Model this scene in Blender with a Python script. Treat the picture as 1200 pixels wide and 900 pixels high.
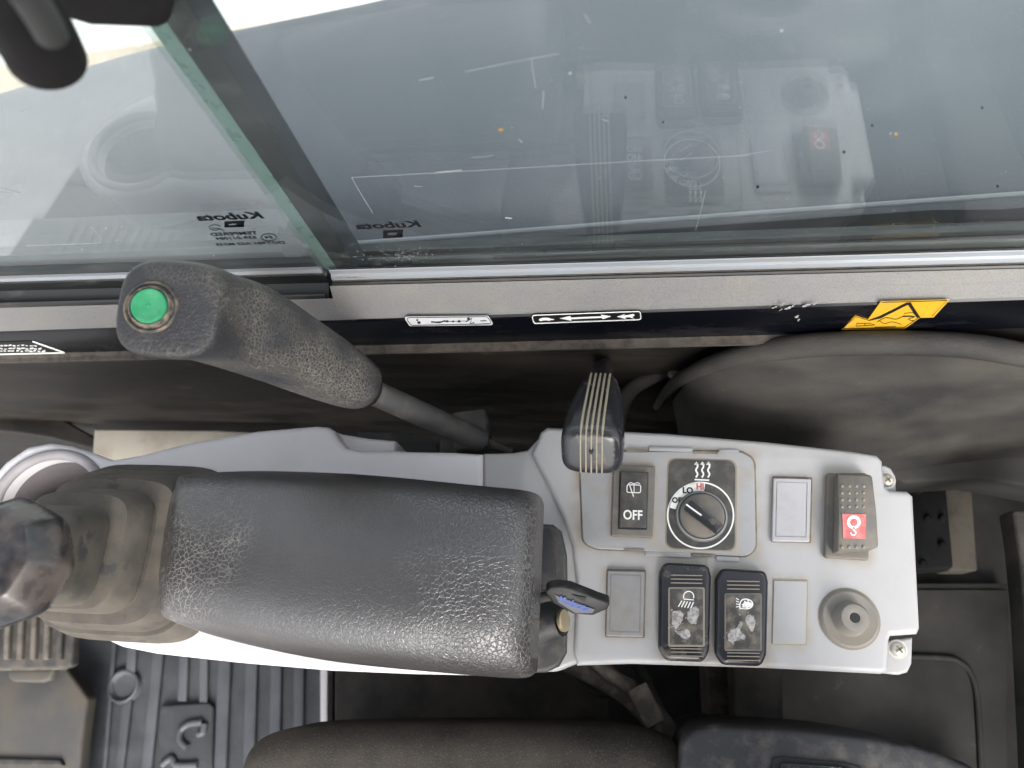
import bpy, bmesh, math, random
from mathutils import Matrix, Vector, noise
random.seed(7)
S = bpy.context.scene
for o in list(bpy.data.objects): bpy.data.objects.remove(o)
COL = S.collection
V = Vector
# ------------------------------------------------------------------ camera
R = Matrix(((0.9917292507, -0.0146831739, 0.1275048928),
            (0.0563432513, 0.9423989035, -0.3297116084),
            (-0.1153192583, 0.3341686866, 0.9354318562)))
CAMLOC = V((0, 0, .52))
cam = bpy.data.cameras.new('camera'); cam.sensor_width = 36; cam.lens = 27
cam.clip_start = .01; cam.clip_end = 2000
cam.dof.use_dof = True; cam.dof.focus_distance = .49; cam.dof.aperture_fstop = 7.5
camo = bpy.data.objects.new('camera', cam); COL.objects.link(camo)
camo.matrix_world = Matrix.Translation(CAMLOC) @ R.to_4x4()
S.camera = camo
# ------------------------------------------------------------------ daylight
SUN_EL, SUN_AZ = math.radians(42), math.radians(158)      # azimuth from +Y towards +X
w = bpy.data.worlds.new('World'); S.world = w; w.use_nodes = True
nt = w.node_tree; nt.nodes.clear()
out = nt.nodes.new('ShaderNodeOutputWorld'); bg = nt.nodes.new('ShaderNodeBackground')
sky = nt.nodes.new('ShaderNodeTexSky'); sky.sky_type = 'NISHITA'; sky.sun_disc = False
sky.sun_elevation = SUN_EL; sky.sun_rotation = SUN_AZ
sky.air_density = 1.0; sky.dust_density = 5.0; sky.ozone_density = 1.0
hsv = nt.nodes.new('ShaderNodeHueSaturation'); hsv.inputs['Saturation'].default_value = .3
nt.links.new(sky.outputs[0], hsv.inputs['Color']); nt.links.new(hsv.outputs[0], bg.inputs[0])
bg.inputs[1].default_value = .15
nt.links.new(bg.outputs[0], out.inputs[0])
sun = bpy.data.lights.new('sun', 'SUN'); sun.energy = .55; sun.angle = math.radians(35); sun.color = (1, .97, .92)
suno = bpy.data.objects.new('sun', sun); COL.objects.link(suno)
sd = V((math.sin(SUN_AZ) * math.cos(SUN_EL), math.cos(SUN_AZ) * math.cos(SUN_EL), math.sin(SUN_EL)))
suno.rotation_euler = sd.to_track_quat('Z', 'Y').to_euler(); suno.location = sd * 6
vs = S.view_settings; vs.view_transform = 'Standard'; vs.look = 'None'; vs.gamma = 1; vs.exposure = 1.6; vs.use_curve_mapping = False
try: S.cycles.max_bounces = 10; S.cycles.transparent_max_bounces = 12; S.cycles.use_denoising = True
except Exception: pass

# ------------------------------------------------------------------ layout helpers: measured points of the cab
def ray(x, y): return R @ V(((x - 600) / 900, (450 - y) / 900, -1))
def P(x, y, z=0.0):                                  # point of a level surface at height z
    d = ray(x, y); return CAMLOC + d * ((z - .52) / d.z)
def PY(x, y, yy):                                    # point of an upright surface at depth yy
    d = ray(x, y); return CAMLOC + d * (yy / d.y)
SA, SB = .0868, .048                                 # the window sill rises a little to the rear
def PS(x, y, dz=0.0):                                # point of the sill surface
    d = ray(x, y); k = (SA + dz - .52) / (d.z - SB * d.x); return CAMLOC + d * k
def zs(x, y=.3):
    t = min(1, max(0, (y - .209) / .0137)); return (.0696 + .088 * x) * (1 - t) + (SA + SB * x) * t

# ------------------------------------------------------------------ materials
MATS = {}
def mat(name, col, rough=.5, col2=None, nscale=30, lo=.45, hi=.65, amt=1.0, bump=0.0, bscale=600, metallic=0, spec=.5,
        col3=None, n3=200, lo3=.6, hi3=.72, stretch=None, coat=0, detail=5):
    m = bpy.data.materials.new(name); m.use_nodes = True; N = m.node_tree.nodes; L = m.node_tree.links
    b = N['Principled BSDF']; b.inputs['Roughness'].default_value = rough; b.inputs['Metallic'].default_value = metallic
    b.inputs['Specular IOR Level'].default_value = spec; b.inputs['Coat Weight'].default_value = coat
    b.inputs['Base Color'].default_value = (*col, 1)
    tc = N.new('ShaderNodeTexCoord'); src = tc.outputs['Object']
    if stretch:
        mp = N.new('ShaderNodeMapping'); mp.inputs['Scale'].default_value = stretch
        L.new(src, mp.inputs[0]); src = mp.outputs[0]
    last = None
    def layer(prev, c, sc, l, h, a):
        n = N.new('ShaderNodeTexNoise'); n.inputs['Scale'].default_value = sc; n.inputs['Detail'].default_value = detail; n.inputs['Roughness'].default_value = .62
        L.new(src, n.inputs['Vector'])
        r = N.new('ShaderNodeMapRange'); r.inputs[1].default_value = l; r.inputs[2].default_value = h; r.inputs[4].default_value = a
        L.new(n.outputs['Fac'], r.inputs[0])
        x = N.new('ShaderNodeMix'); x.data_type = 'RGBA'
        L.new(r.outputs[0], x.inputs[0]); x.inputs[7].default_value = (*c, 1)
        if prev is None: x.inputs[6].default_value = (*col, 1)
        else: L.new(prev, x.inputs[6])
        return x.outputs[2], r.outputs[0]
    if col2:
        last, fac = layer(None, col2, nscale, lo, hi, amt)
        rr = N.new('ShaderNodeMapRange'); rr.inputs[3].default_value = rough; rr.inputs[4].default_value = min(1, rough + .3)
        L.new(fac, rr.inputs[0]); L.new(rr.outputs[0], b.inputs['Roughness'])
    if col3: last, _ = layer(last, col3, n3, lo3, hi3, 1)
    if last: L.new(last, b.inputs['Base Color'])
    if bump:
        n = N.new('ShaderNodeTexNoise'); n.inputs['Scale'].default_value = bscale; n.inputs['Detail'].default_value = 3
        L.new(tc.outputs['Object'], n.inputs['Vector'])
        bp = N.new('ShaderNodeBump'); bp.inputs['Strength'].default_value = bump; bp.inputs['Distance'].default_value = .0006
        L.new(n.outputs['Fac'], bp.inputs['Height']); L.new(bp.outputs[0], b.inputs['Normal'])
    MATS[name] = m; return m

def crackle(name, base, crack, scale, width, rough, amt=.9, nlo=.4, nhi=.6, nscale=20, bumps=.8, dist=.0008, worn=None, scale2=2.1):
    """cracked artificial leather: cells between light, dust filled cracks"""
    m = bpy.data.materials.new(name); m.use_nodes = True; N = m.node_tree.nodes; L = m.node_tree.links
    b = N['Principled BSDF']; b.inputs['Roughness'].default_value = rough
    tc = N.new('ShaderNodeTexCoord')
    wn = N.new('ShaderNodeTexNoise'); wn.inputs['Scale'].default_value = scale * .8; wn.inputs['Detail'].default_value = 2
    L.new(tc.outputs['Object'], wn.inputs['Vector'])
    sc = N.new('ShaderNodeVectorMath'); sc.operation = 'SCALE'; sc.inputs['Scale'].default_value = .9 / scale
    L.new(wn.outputs['Color'], sc.inputs[0])
    ad = N.new('ShaderNodeVectorMath'); L.new(tc.outputs['Object'], ad.inputs[0]); L.new(sc.outputs[0], ad.inputs[1])
    def vor(s):
        v = N.new('ShaderNodeTexVoronoi'); v.feature = 'DISTANCE_TO_EDGE'; v.inputs['Scale'].default_value = s
        L.new(ad.outputs[0], v.inputs['Vector'])
        r = N.new('ShaderNodeMapRange'); r.interpolation_type = 'SMOOTHSTEP'; r.inputs[1].default_value = 0; r.inputs[2].default_value = width
        L.new(v.outputs['Distance'], r.inputs[0]); return r.outputs[0]
    a1, a2 = vor(scale), vor(scale * scale2)
    mn = N.new('ShaderNodeMath'); mn.operation = 'MULTIPLY_ADD'; L.new(a2, mn.inputs[0]); mn.inputs[1].default_value = .4; mn.inputs[2].default_value = .6
    h = N.new('ShaderNodeMath'); h.operation = 'MULTIPLY'; L.new(a1, h.inputs[0]); L.new(mn.outputs[0], h.inputs[1])
    bn = N.new('ShaderNodeTexNoise'); bn.inputs['Scale'].default_value = nscale; bn.inputs['Detail'].default_value = 4
    L.new(tc.outputs['Object'], bn.inputs['Vector'])
    br = N.new('ShaderNodeMapRange'); br.inputs[1].default_value = nlo; br.inputs[2].default_value = nhi; br.inputs[4].default_value = amt
    L.new(bn.outputs['Fac'], br.inputs[0])
    inv = N.new('ShaderNodeMath'); inv.operation = 'SUBTRACT'; inv.inputs[0].default_value = 1; L.new(h.outputs[0], inv.inputs[1])
    fm = N.new('ShaderNodeMath'); fm.operation = 'MULTIPLY'; L.new(inv.outputs[0], fm.inputs[0]); L.new(br.outputs[0], fm.inputs[1])
    x = N.new('ShaderNodeMix'); x.data_type = 'RGBA'; L.new(fm.outputs[0], x.inputs[0])
    x.inputs[6].default_value = (*base, 1); x.inputs[7].default_value = (*crack, 1)
    if worn:
        w2 = N.new('ShaderNodeTexNoise'); w2.inputs['Scale'].default_value = 14; w2.inputs['Detail'].default_value = 3
        L.new(tc.outputs['Object'], w2.inputs['Vector'])
        y = N.new('ShaderNodeMix'); y.data_type = 'RGBA'
        r2 = N.new('ShaderNodeMapRange'); r2.inputs[1].default_value = .4; r2.inputs[2].default_value = .7; L.new(w2.outputs['Fac'], r2.inputs[0])
        L.new(r2.outputs[0], y.inputs[0]); y.inputs[6].default_value = (*base, 1); y.inputs[7].default_value = (*worn, 1)
        L.new(y.outputs[2], x.inputs[6])
    L.new(x.outputs[2], b.inputs['Base Color'])
    rr = N.new('ShaderNodeMapRange'); rr.inputs[3].default_value = rough; rr.inputs[4].default_value = .9
    L.new(fm.outputs[0], rr.inputs[0]); L.new(rr.outputs[0], b.inputs['Roughness'])
    bp = N.new('ShaderNodeBump'); bp.inputs['Strength'].default_value = bumps; bp.inputs['Distance'].default_value = dist
    L.new(h.outputs[0], bp.inputs['Height']); L.new(bp.outputs[0], b.inputs['Normal'])
    MATS[name] = m; return m

def glass_mat(name, tint, dust, veil_col=(.62, .66, .7), refl=1.0):  # the diffuse layer is dust, and on the front pane also a reflection veil
    m = bpy.data.materials.new(name); m.use_nodes = True; N = m.node_tree.nodes; L = m.node_tree.links
    N.clear(); o = N.new('ShaderNodeOutputMaterial')
    tr = N.new('ShaderNodeBsdfTransparent'); tr.inputs[0].default_value = (*tint, 1)
    gl = N.new('ShaderNodeBsdfGlossy'); gl.inputs['Roughness'].default_value = .012
    df = N.new('ShaderNodeBsdfDiffuse'); df.inputs[0].default_value = (*veil_col, 1)
    lw = N.new('ShaderNodeLayerWeight'); lw.inputs['Blend'].default_value = .5
    pw = N.new('ShaderNodeMath'); pw.operation = 'POWER'; L.new(lw.outputs['Facing'], pw.inputs[0]); pw.inputs[1].default_value = 4
    sc = N.new('ShaderNodeMath'); sc.operation = 'MULTIPLY_ADD'; L.new(pw.outputs[0], sc.inputs[0]); sc.inputs[1].default_value = .9 * refl; sc.inputs[2].default_value = .045 * refl
    tc = N.new('ShaderNodeTexCoord')
    n = N.new('ShaderNodeTexNoise'); n.inputs['Scale'].default_value = 9; n.inputs['Detail'].default_value = 6; L.new(tc.outputs['Object'], n.inputs['Vector'])
    r = N.new('ShaderNodeMapRange'); r.inputs[1].default_value = .42; r.inputs[2].default_value = .78; r.inputs[3].default_value = dust * .75; r.inputs[4].default_value = dust * .75 + .035  # dust amount, on the front pane also the strength of the reflection veil
    L.new(n.outputs['Fac'], r.inputs[0])
    v = N.new('ShaderNodeTexVoronoi'); v.inputs['Scale'].default_value = 110; L.new(tc.outputs['Object'], v.inputs['Vector'])
    r2 = N.new('ShaderNodeMapRange'); r2.inputs[1].default_value = .10; r2.inputs[2].default_value = .05; r2.inputs[4].default_value = 1; L.new(v.outputs['Distance'], r2.inputs[0])
    n3 = N.new('ShaderNodeTexNoise'); n3.inputs['Scale'].default_value = 60; L.new(tc.outputs['Object'], n3.inputs['Vector'])
    r3 = N.new('ShaderNodeMapRange'); r3.inputs[1].default_value = .6; r3.inputs[2].default_value = .66; r3.inputs[4].default_value = .5; L.new(n3.outputs['Fac'], r3.inputs[0])
    mu = N.new('ShaderNodeMath'); mu.operation = 'MULTIPLY'; L.new(r2.outputs[0], mu.inputs[0]); L.new(r3.outputs[0], mu.inputs[1])
    mx = N.new('ShaderNodeMath'); mx.operation = 'MAXIMUM'; L.new(r.outputs[0], mx.inputs[0]); L.new(mu.outputs[0], mx.inputs[1])
    s1 = N.new('ShaderNodeMixShader'); L.new(mx.outputs[0], s1.inputs[0]); L.new(tr.outputs[0], s1.inputs[1]); L.new(df.outputs[0], s1.inputs[2])
    s2 = N.new('ShaderNodeMixShader'); L.new(sc.outputs[0], s2.inputs[0]); L.new(s1.outputs[0], s2.inputs[1]); L.new(gl.outputs[0], s2.inputs[2])
    L.new(s2.outputs[0], o.inputs[0]); MATS[name] = m; return m

TAN = (.36, .31, .24)
mat('console_plastic', (.37, .37, .375), .42, (.29, .27, .235), 15, .48, .80, .7, bump=.12, bscale=1500, col3=(.33, .30, .25), n3=75, lo3=.72, hi3=.82)
mat('lilac_plastic_lit', (.60, .585, .60), .42, (.54, .525, .53), 18, .5, .75, .7, bump=.10, bscale=1500)  # lightened plastic for the front body, window light painted into its tone
mat('cup_plastic_shaded', (.17, .155, .163), .5, (.13, .115, .11), 30, .45, .7, .8, bump=.1, spec=.3)  # darker copy of the console plastic, painting in the cup's shade
mat('cup_rim_shaded', (.30, .285, .295), .5, (.24, .225, .225), 30, .45, .7, .8, bump=.1, spec=.3)  # console plastic darkened for the rim, shade put into its colour
mat('trim_plastic', (.30, .304, .312), .45, (.275, .25, .21), 45, .5, .7, .7, bump=.12, bscale=1500)
mat('grey_tan_plastic', (.125, .12, .112), .5, (.18, .16, .13), 90, .42, .62, .9, bump=.2, bscale=1800)
mat('plug_pale', (.385, .385, .405), .45, (.34, .335, .335), 40, bump=.1)
mat('plug_grey', (.235, .235, .238), .5, (.21, .20, .185), 40, bump=.1)
mat('grommet', (.20, .192, .178), .55, (.24, .215, .175), 70, .4, .65, .9, bump=.15)
mat('groove', (.20, .17, .13), .8, (.12, .10, .08), 90)
mat('black_gloss', (.022, .023, .027), .22, (.16, .14, .12), 55, .56, .72, .8, bump=.08, bscale=900)
mat('black_plastic', (.032, .033, .036), .42, (.12, .11, .10), 60, .5, .74, .8, bump=.25, bscale=1500, spec=0.40)
mat('key_black', (.010, .010, .0105), .5, (.05, .048, .045), 90)
mat('knob_black', (.018, .020, .025), .13, (.105, .086, .072), 19, .47, .60, .85, bump=.06, bscale=900, detail=4)
mat('charcoal_plate', (.045, .044, .042), .5, (.13, .12, .10), 120, .45, .72, .7, bump=.3, bscale=2200)
mat('clear_lens', (.055, .053, .05), .3, (.19, .165, .13), 170, .46, .66, .8, coat=.3)
mat('dust_line', (.24, .215, .17), .8)
mat('tan_groove', (.33, .29, .21), .85, (.30, .26, .19), 300)
mat('white_print', (.80, .80, .78), .5)
mat('scratch_print', (.20, .195, .185), .6, (.42, .41, .40), 420, .4, .6)
mat('red_print', (.55, .10, .09), .5)
mat('red_sticker', (.52, .13, .13), .5, (.6, .24, .22), 160)
mat('dark_print', (.008, .008, .009), .5, spec=.25)
mat('rubber_boot', (.076, .070, .063), .75, (.118, .105, .088), 60, .35, .6, 1, bump=.35, bscale=900, col3=(.06, .06, .06), n3=38, lo3=.62, hi3=.66, spec=0.25)
crackle('grip_leather', (.029, .029, .032), (.22, .20, .16), 430, .11, .36, amt=.65, nlo=.40, nhi=.62, nscale=24, bumps=.5, dist=.0005)
mat('painted_shaft', (.035, .035, .035), .7, (.09, .08, .07), 60, .5, .7, .8, bump=.15)
mat('green_button', (.022, .25, .105), .38, (.05, .29, .14), 90)
mat('button_ring', (.06, .058, .056), .4, (.22, .18, .13), 220)
mat('navy_paint', (.002, .0025, .0045), .25, (.018, .018, .021), 30, .55, .8, .8, spec=.3, stretch=(.5, 2, 2))
mat('dusty_ledge', (.185, .183, .181), .8, (.215, .203, .182), 24, .45, .7, .8, bump=.4, bscale=1800, col3=(.12, .118, .115), n3=1500, lo3=.5, hi3=.7, spec=0.20)
mat('aluminium', (.25, .272, .295), .5, (.24, .22, .20), 40, .5, .7, .8, metallic=.1, stretch=(.3, 3, 3), col3=(.20, .10, .05), n3=110, lo3=.69, hi3=.74)
mat('outer_paint', (.16, .175, .19), .45, (.20, .21, .22), 30, .4, .7, 1)
mat('dust_seam', (.060, .051, .042), .85, (.035, .030, .025), 120, bump=.4)
mat('seal_rubber', (.012, .013, .013), .45, (.09, .085, .075), 45, .56, .78, .9, stretch=(.5, 1.4, 1.4))
mat('channel_rubber', (.022, .027, .026), .4, (.07, .076, .072), 70, .45, .75, .8, stretch=(.3, 2, 2))
mat('wall_black', (.008, .0075, .007), .5, (.040, .034, .028), 17, .40, .75, .9, bump=.3, bscale=300, stretch=(.5, 1, 1.4), col3=(.08, .07, .058), n3=33, lo3=.64, hi3=.85, spec=0.15)
mat('trim_dusty', (.027, .0265, .026), .6, (.070, .065, .058), 15, .36, .68, 1, bump=.9, bscale=900, col3=(.17, .16, .145), n3=130, lo3=.66, hi3=1.0, stretch=(.55, 1.8, 1), detail=9, spec=0.15)
mat('floor_panel', (.034, .034, .034), .6, (.070, .067, .063), 15, .38, .72, 1, bump=.5, bscale=1200, col3=(.13, .125, .115), n3=60, lo3=.66, hi3=.85, spec=0.20)
mat('foam_black', (.011, .0115, .012), .75, (.022, .022, .022), 60, bump=.5, bscale=500, spec=0.20)
mat('tan_board', (.10, .09, .074), .8, (.07, .064, .055), 40, bump=.3, spec=0.20)
mat('beige_panel', (.32, .295, .245), .7, (.24, .215, .175), 26, .45, .65, .9, bump=.2)
mat('seat_fabric', (.036, .034, .031), .95, (.075, .067, .058), 14, .38, .72, 1, bump=1, bscale=800, col3=(.12, .10, .08), n3=700, lo3=.55, hi3=.75, spec=0.10)
mat('mat_rubber', (.037, .040, .046), .45, (.062, .066, .073), 30, .4, .7, 1, bump=.3, bscale=900, spec=0.40, col3=(.10, .092, .08), n3=260, lo3=.62, hi3=.74)
mat('mat_rib', (.058, .063, .072), .42, (.083, .088, .098), 30, .4, .7, 1, bump=.2)
mat('pedal_rubber', (.040, .039, .038), .55, (.085, .075, .065), 60, bump=.3, spec=0.30)
mat('pedal_dust', (.12, .105, .085), .7, (.07, .065, .058), 60)
mat('steel_plate', (.058, .056, .055), .5, (.085, .074, .058), 22, .4, .65, .9, bump=.2, col3=(.04, .04, .04), n3=130, lo3=.70, hi3=.74)
mat('plate_brown', (.075, .067, .058), .7, (.045, .042, .039), 20, .4, .65, 1, bump=.3, spec=0.20)
mat('harness', (.075, .066, .058), .6, (.15, .13, .11), 90, bump=.5, bscale=400, spec=0.25)
mat('hood_plastic', (.135, .147, .164), .48, (.157, .170, .187), 14, .4, .7, .8, bump=.8, bscale=420)
mat('hood_lip_highlight', (.34, .36, .38), .5)  # pale tone paints the highlight along the cover's near edge
mat('gap_black', (.010, .011, .011), .6, (.025, .025, .024), 30)
mat('bolt', (.07, .06, .05), .55, (.12, .1, .08), 150)
mat('screw_metal', (.55, .54, .50), .4, (.45, .42, .36), 180, metallic=.5)
mat('brass', (.55, .46, .30), .4, metallic=.7)
mat('yellow_sticker', (.56, .32, .018), .5, (.46, .28, .035), 50, .5, .7)
mat('white_sticker', (.62, .63, .65), .45, (.55, .55, .56), 120)
mat('badge_silver', (.13, .13, .135), .5, spec=.3)
mat('blue_print', (.04, .09, .34), .45)
mat('sand', (.50, .41, .28), .95, (.36, .28, .18), 6, .4, .65, 1, bump=.6, bscale=60, col3=(.62, .55, .42), n3=30, lo3=.55, hi3=.7)
mat('yard_gravel', (.36, .36, .355), .95, (.30, .30, .30), 5, .4, .65, 1, bump=.5, bscale=60, col3=(.45, .44, .43), n3=30, lo3=.55, hi3=.7)
mat('pale_concrete', (.78, .78, .76), .9, (.72, .72, .70), 3, bump=.2, bscale=60)
mat('latch_black', (.006, .0055, .006), .6, (.012, .011, .011), 30, spec=.2)
mat('latch_grey', (.035, .035, .035), .5, spec=.3)
mat('headliner', (.12, .12, .12), .8, (.16, .16, .16), 20)
mat('ceramic_band', (.02, .024, .032), .25)
mat('glass_edge', (.13, .195, .18), .25, (.17, .235, .215), 60, .4, .6, .6, coat=.5)
mat('glass_scratch', (.30, .31, .31), .6)
mat('bug_brown', (.28, .17, .05), .6)
glass_mat('pane_glass', (.93, .965, .955), .012, veil_col=(.6, .64, .68), refl=1.15)
glass_mat('pane_glass_hazed', (.93, .965, .955), .20, veil_col=(.62, .65, .67), refl=1.35)  # heavy diffuse layer paints a bright reflection haze over the real dust

def halo_dirt(name, src, items, col, reach=.007, amt=.75):
    """grime that has settled round the inserts of the console"""
    m = MATS[src].copy(); m.name = name; N = m.node_tree.nodes; L = m.node_tree.links; b = N['Principled BSDF']
    prev = b.inputs['Base Color'].links[0].from_socket
    tc = N.new('ShaderNodeTexCoord'); tot = None
    for c, hx, hy in items:
        su = N.new('ShaderNodeVectorMath'); su.operation = 'SUBTRACT'; L.new(tc.outputs['Object'], su.inputs[0]); su.inputs[1].default_value = (c.x, c.y, 0)
        ab = N.new('ShaderNodeVectorMath'); ab.operation = 'ABSOLUTE'; L.new(su.outputs[0], ab.inputs[0])
        s2 = N.new('ShaderNodeVectorMath'); s2.operation = 'SUBTRACT'; L.new(ab.outputs[0], s2.inputs[0]); s2.inputs[1].default_value = (hx, hy, 1)
        mx = N.new('ShaderNodeVectorMath'); mx.operation = 'MAXIMUM'; L.new(s2.outputs[0], mx.inputs[0]); mx.inputs[1].default_value = (0, 0, 0)
        ln = N.new('ShaderNodeVectorMath'); ln.operation = 'LENGTH'; L.new(mx.outputs[0], ln.inputs[0])
        if tot is None: tot = ln.outputs['Value']
        else:
            mi = N.new('ShaderNodeMath'); mi.operation = 'MINIMUM'; L.new(tot, mi.inputs[0]); L.new(ln.outputs['Value'], mi.inputs[1]); tot = mi.outputs[0]
    r = N.new('ShaderNodeMapRange'); r.inputs[1].default_value = reach; r.inputs[2].default_value = 0; r.inputs[4].default_value = 1; L.new(tot, r.inputs[0])
    pw = N.new('ShaderNodeMath'); pw.operation = 'POWER'; L.new(r.outputs[0], pw.inputs[0]); pw.inputs[1].default_value = 1.5
    n = N.new('ShaderNodeTexNoise'); n.inputs['Scale'].default_value = 70; n.inputs['Detail'].default_value = 5; L.new(tc.outputs['Object'], n.inputs['Vector'])
    r2 = N.new('ShaderNodeMapRange'); r2.inputs[1].default_value = .3; r2.inputs[2].default_value = .65; r2.inputs[3].default_value = .1; r2.inputs[4].default_value = amt; L.new(n.outputs['Fac'], r2.inputs[0])
    mu = N.new('ShaderNodeMath'); mu.operation = 'MULTIPLY'; L.new(pw.outputs[0], mu.inputs[0]); L.new(r2.outputs[0], mu.inputs[1])
    x = N.new('ShaderNodeMix'); x.data_type = 'RGBA'; L.new(mu.outputs[0], x.inputs[0]); L.new(prev, x.inputs[6]); x.inputs[7].default_value = (*col, 1)
    L.new(x.outputs[2], b.inputs['Base Color']); MATS[name] = m
def hb(x0, y0, x1, y1): a_, b_ = P(x0, y0), P(x1, y1); return ((a_ + b_) / 2, abs(b_.x - a_.x) / 2, abs(b_.y - a_.y) / 2)
halo_dirt('console_dirty', 'console_plastic', [hb(679, 530, 886, 650), hb(776, 662, 830, 774), hb(842, 668, 897, 778), hb(970, 558, 1016, 654), hb(908, 682, 942, 752), hb(907, 562, 948, 632), hb(713, 671, 752, 743), hb(980, 706, 1015, 740)], (.29, .25, .185), .009, .95)
halo_dirt('trim_dirty', 'trim_plastic', [hb(719, 546, 766, 629), hb(784, 540, 862, 644)], (.34, .295, .22), .006, .9)
def armrest_mat():
    m = bpy.data.materials.new('armrest_leather'); m.use_nodes = True; N = m.node_tree.nodes; L = m.node_tree.links
    b = N['Principled BSDF']; tc = N.new('ShaderNodeTexCoord'); sx = N.new('ShaderNodeSeparateXYZ'); L.new(tc.outputs['Object'], sx.inputs[0])
    def noi(sc, d=3):
        n = N.new('ShaderNodeTexNoise'); n.inputs['Scale'].default_value = sc; n.inputs['Detail'].default_value = d; L.new(tc.outputs['Object'], n.inputs['Vector']); return n
    def mr(sock, a, c, d=0, e=1, sm=True):
        r = N.new('ShaderNodeMapRange'); r.interpolation_type = 'SMOOTHSTEP' if sm else 'LINEAR'
        for i, v in enumerate((a, c, d, e)): r.inputs[i + 1].default_value = v
        L.new(sock, r.inputs[0]); return r.outputs[0]
    def ma(op, a, c, d=None):
        x = N.new('ShaderNodeMath'); x.operation = op
        for i, v in enumerate((a, c) if d is None else (a, c, d)):
            if isinstance(v, (int, float)): x.inputs[i].default_value = v
            else: L.new(v, x.inputs[i])
        return x.outputs[0]
    wn = noi(230, 2); sc = N.new('ShaderNodeVectorMath'); sc.operation = 'SCALE'; sc.inputs['Scale'].default_value = .0036; L.new(wn.outputs['Color'], sc.inputs[0])
    ad = N.new('ShaderNodeVectorMath'); L.new(tc.outputs['Object'], ad.inputs[0]); L.new(sc.outputs[0], ad.inputs[1])
    def vor(s, wdt):
        v = N.new('ShaderNodeTexVoronoi'); v.feature = 'DISTANCE_TO_EDGE'; v.inputs['Scale'].default_value = s; L.new(ad.outputs[0], v.inputs['Vector']); return mr(v.outputs['Distance'], 0, wdt)
    co, fi = vor(330, .12), vor(760, .20)
    wob = ma('MULTIPLY_ADD', noi(26).outputs['Fac'], .12, -.06); xx = ma('ADD', sx.outputs[0], wob)
    lm = mr(xx, -.185, -.262); rm = mr(xx, -.140, -.080)
    lmask = ma('MULTIPLY', ma('POWER', lm, 1.5), mr(noi(30).outputs['Fac'], .3, .6, .2, .8)); wgt = ma('MAXIMUM', ma('MAXIMUM', lm, rm), .25)
    inv = ma('SUBTRACT', 1.0, co)
    edge = mr(ma('ABSOLUTE', ma('ADD', sx.outputs[0], .0425), 0), .012, .001)
    fac = ma('MULTIPLY', inv, ma('MULTIPLY', ma('MAXIMUM', lmask, ma('MULTIPLY', edge, .6)), .6))
    x = N.new('ShaderNodeMix'); x.data_type = 'RGBA'; L.new(fac, x.inputs[0]); x.inputs[7].default_value = (.30, .285, .265, 1)
    y = N.new('ShaderNodeMix'); y.data_type = 'RGBA'; L.new(mr(noi(9, 6).outputs['Fac'], .35, .7), y.inputs[0]); y.inputs[6].default_value = (.030, .0285, .029, 1); y.inputs[7].default_value = (.052, .048, .047, 1)
    L.new(y.outputs[2], x.inputs[6]); L.new(x.outputs[2], b.inputs['Base Color'])
    b.inputs['Roughness'].default_value = .38; L.new(mr(fac, 0, .6, .38, .9), b.inputs['Roughness'])
    b.inputs['Specular IOR Level'].default_value = .9; b.inputs['Coat Weight'].default_value = .6; b.inputs['Coat Roughness'].default_value = .27
    hgt = ma('ADD', ma('MULTIPLY', co, wgt), ma('MULTIPLY', fi, .16))
    bp = N.new('ShaderNodeBump'); bp.inputs['Strength'].default_value = .42; bp.inputs['Distance'].default_value = .0007
    L.new(hgt, bp.inputs['Height']); L.new(bp.outputs[0], b.inputs['Normal']); L.new(bp.outputs[0], b.inputs['Coat Normal']); MATS['armrest_leather'] = m
armrest_mat()
# ------------------------------------------------------------------ object helpers
def link(name, me, m, parent=None, smooth=True, ang=40):
    if isinstance(m, str): m = MATS[m]
    me.materials.clear(); me.materials.append(m)
    if smooth:
        for p in me.polygons: p.use_smooth = True
        me.set_sharp_from_angle(angle=math.radians(ang))
    o = bpy.data.objects.new(name, me); COL.objects.link(o)
    if parent is not None: attach(o, parent)
    return o
def attach(o, parent):
    o.parent = parent
    off = parent.location if parent.parent is None else V((0, 0, 0))
    o.matrix_parent_inverse = Matrix.Translation(-off)
def tag(o, label, cat, group=None, kind=None):
    if label: o['label'] = label
    if cat: o['category'] = cat
    if group: o['group'] = group
    if kind: o['kind'] = kind
    return o
def thing(name, label, cat, loc, group=None):
    o = bpy.data.objects.new(name, None); COL.objects.link(o); o.location = loc; o.empty_display_size = .02
    return tag(o, label, cat, group)
def structure(o): o['kind'] = 'structure'; return o
def from_bm(bm, name='m'):
    bmesh.ops.recalc_face_normals(bm, faces=bm.faces)
    me = bpy.data.meshes.new(name); bm.to_mesh(me); bm.free(); return me
def rounded(pts, r, n=5):
    """round the corners of a closed 2-D outline"""
    out = []; k = len(pts)
    for i in range(k):
        a, b, c = V(pts[i - 1][:2]), V(pts[i][:2]), V(pts[(i + 1) % k][:2])
        ri = r[i] if isinstance(r, (list, tuple)) else r
        d1, d2 = (a - b), (c - b); l1, l2 = d1.length, d2.length
        if ri <= 0 or l1 < 1e-9 or l2 < 1e-9: out.append(b); continue
        d1 /= l1; d2 /= l2
        ang = max(1e-3, d1.angle(d2, math.pi)); t = min(ri / math.tan(ang / 2), l1 * .48, l2 * .48)
        p, q = b + d1 * t, b + d2 * t
        for j in range(n + 1):
            u = j / n; out.append(p * (1 - u) ** 2 + b * 2 * u * (1 - u) + q * u * u)
    return out
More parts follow.
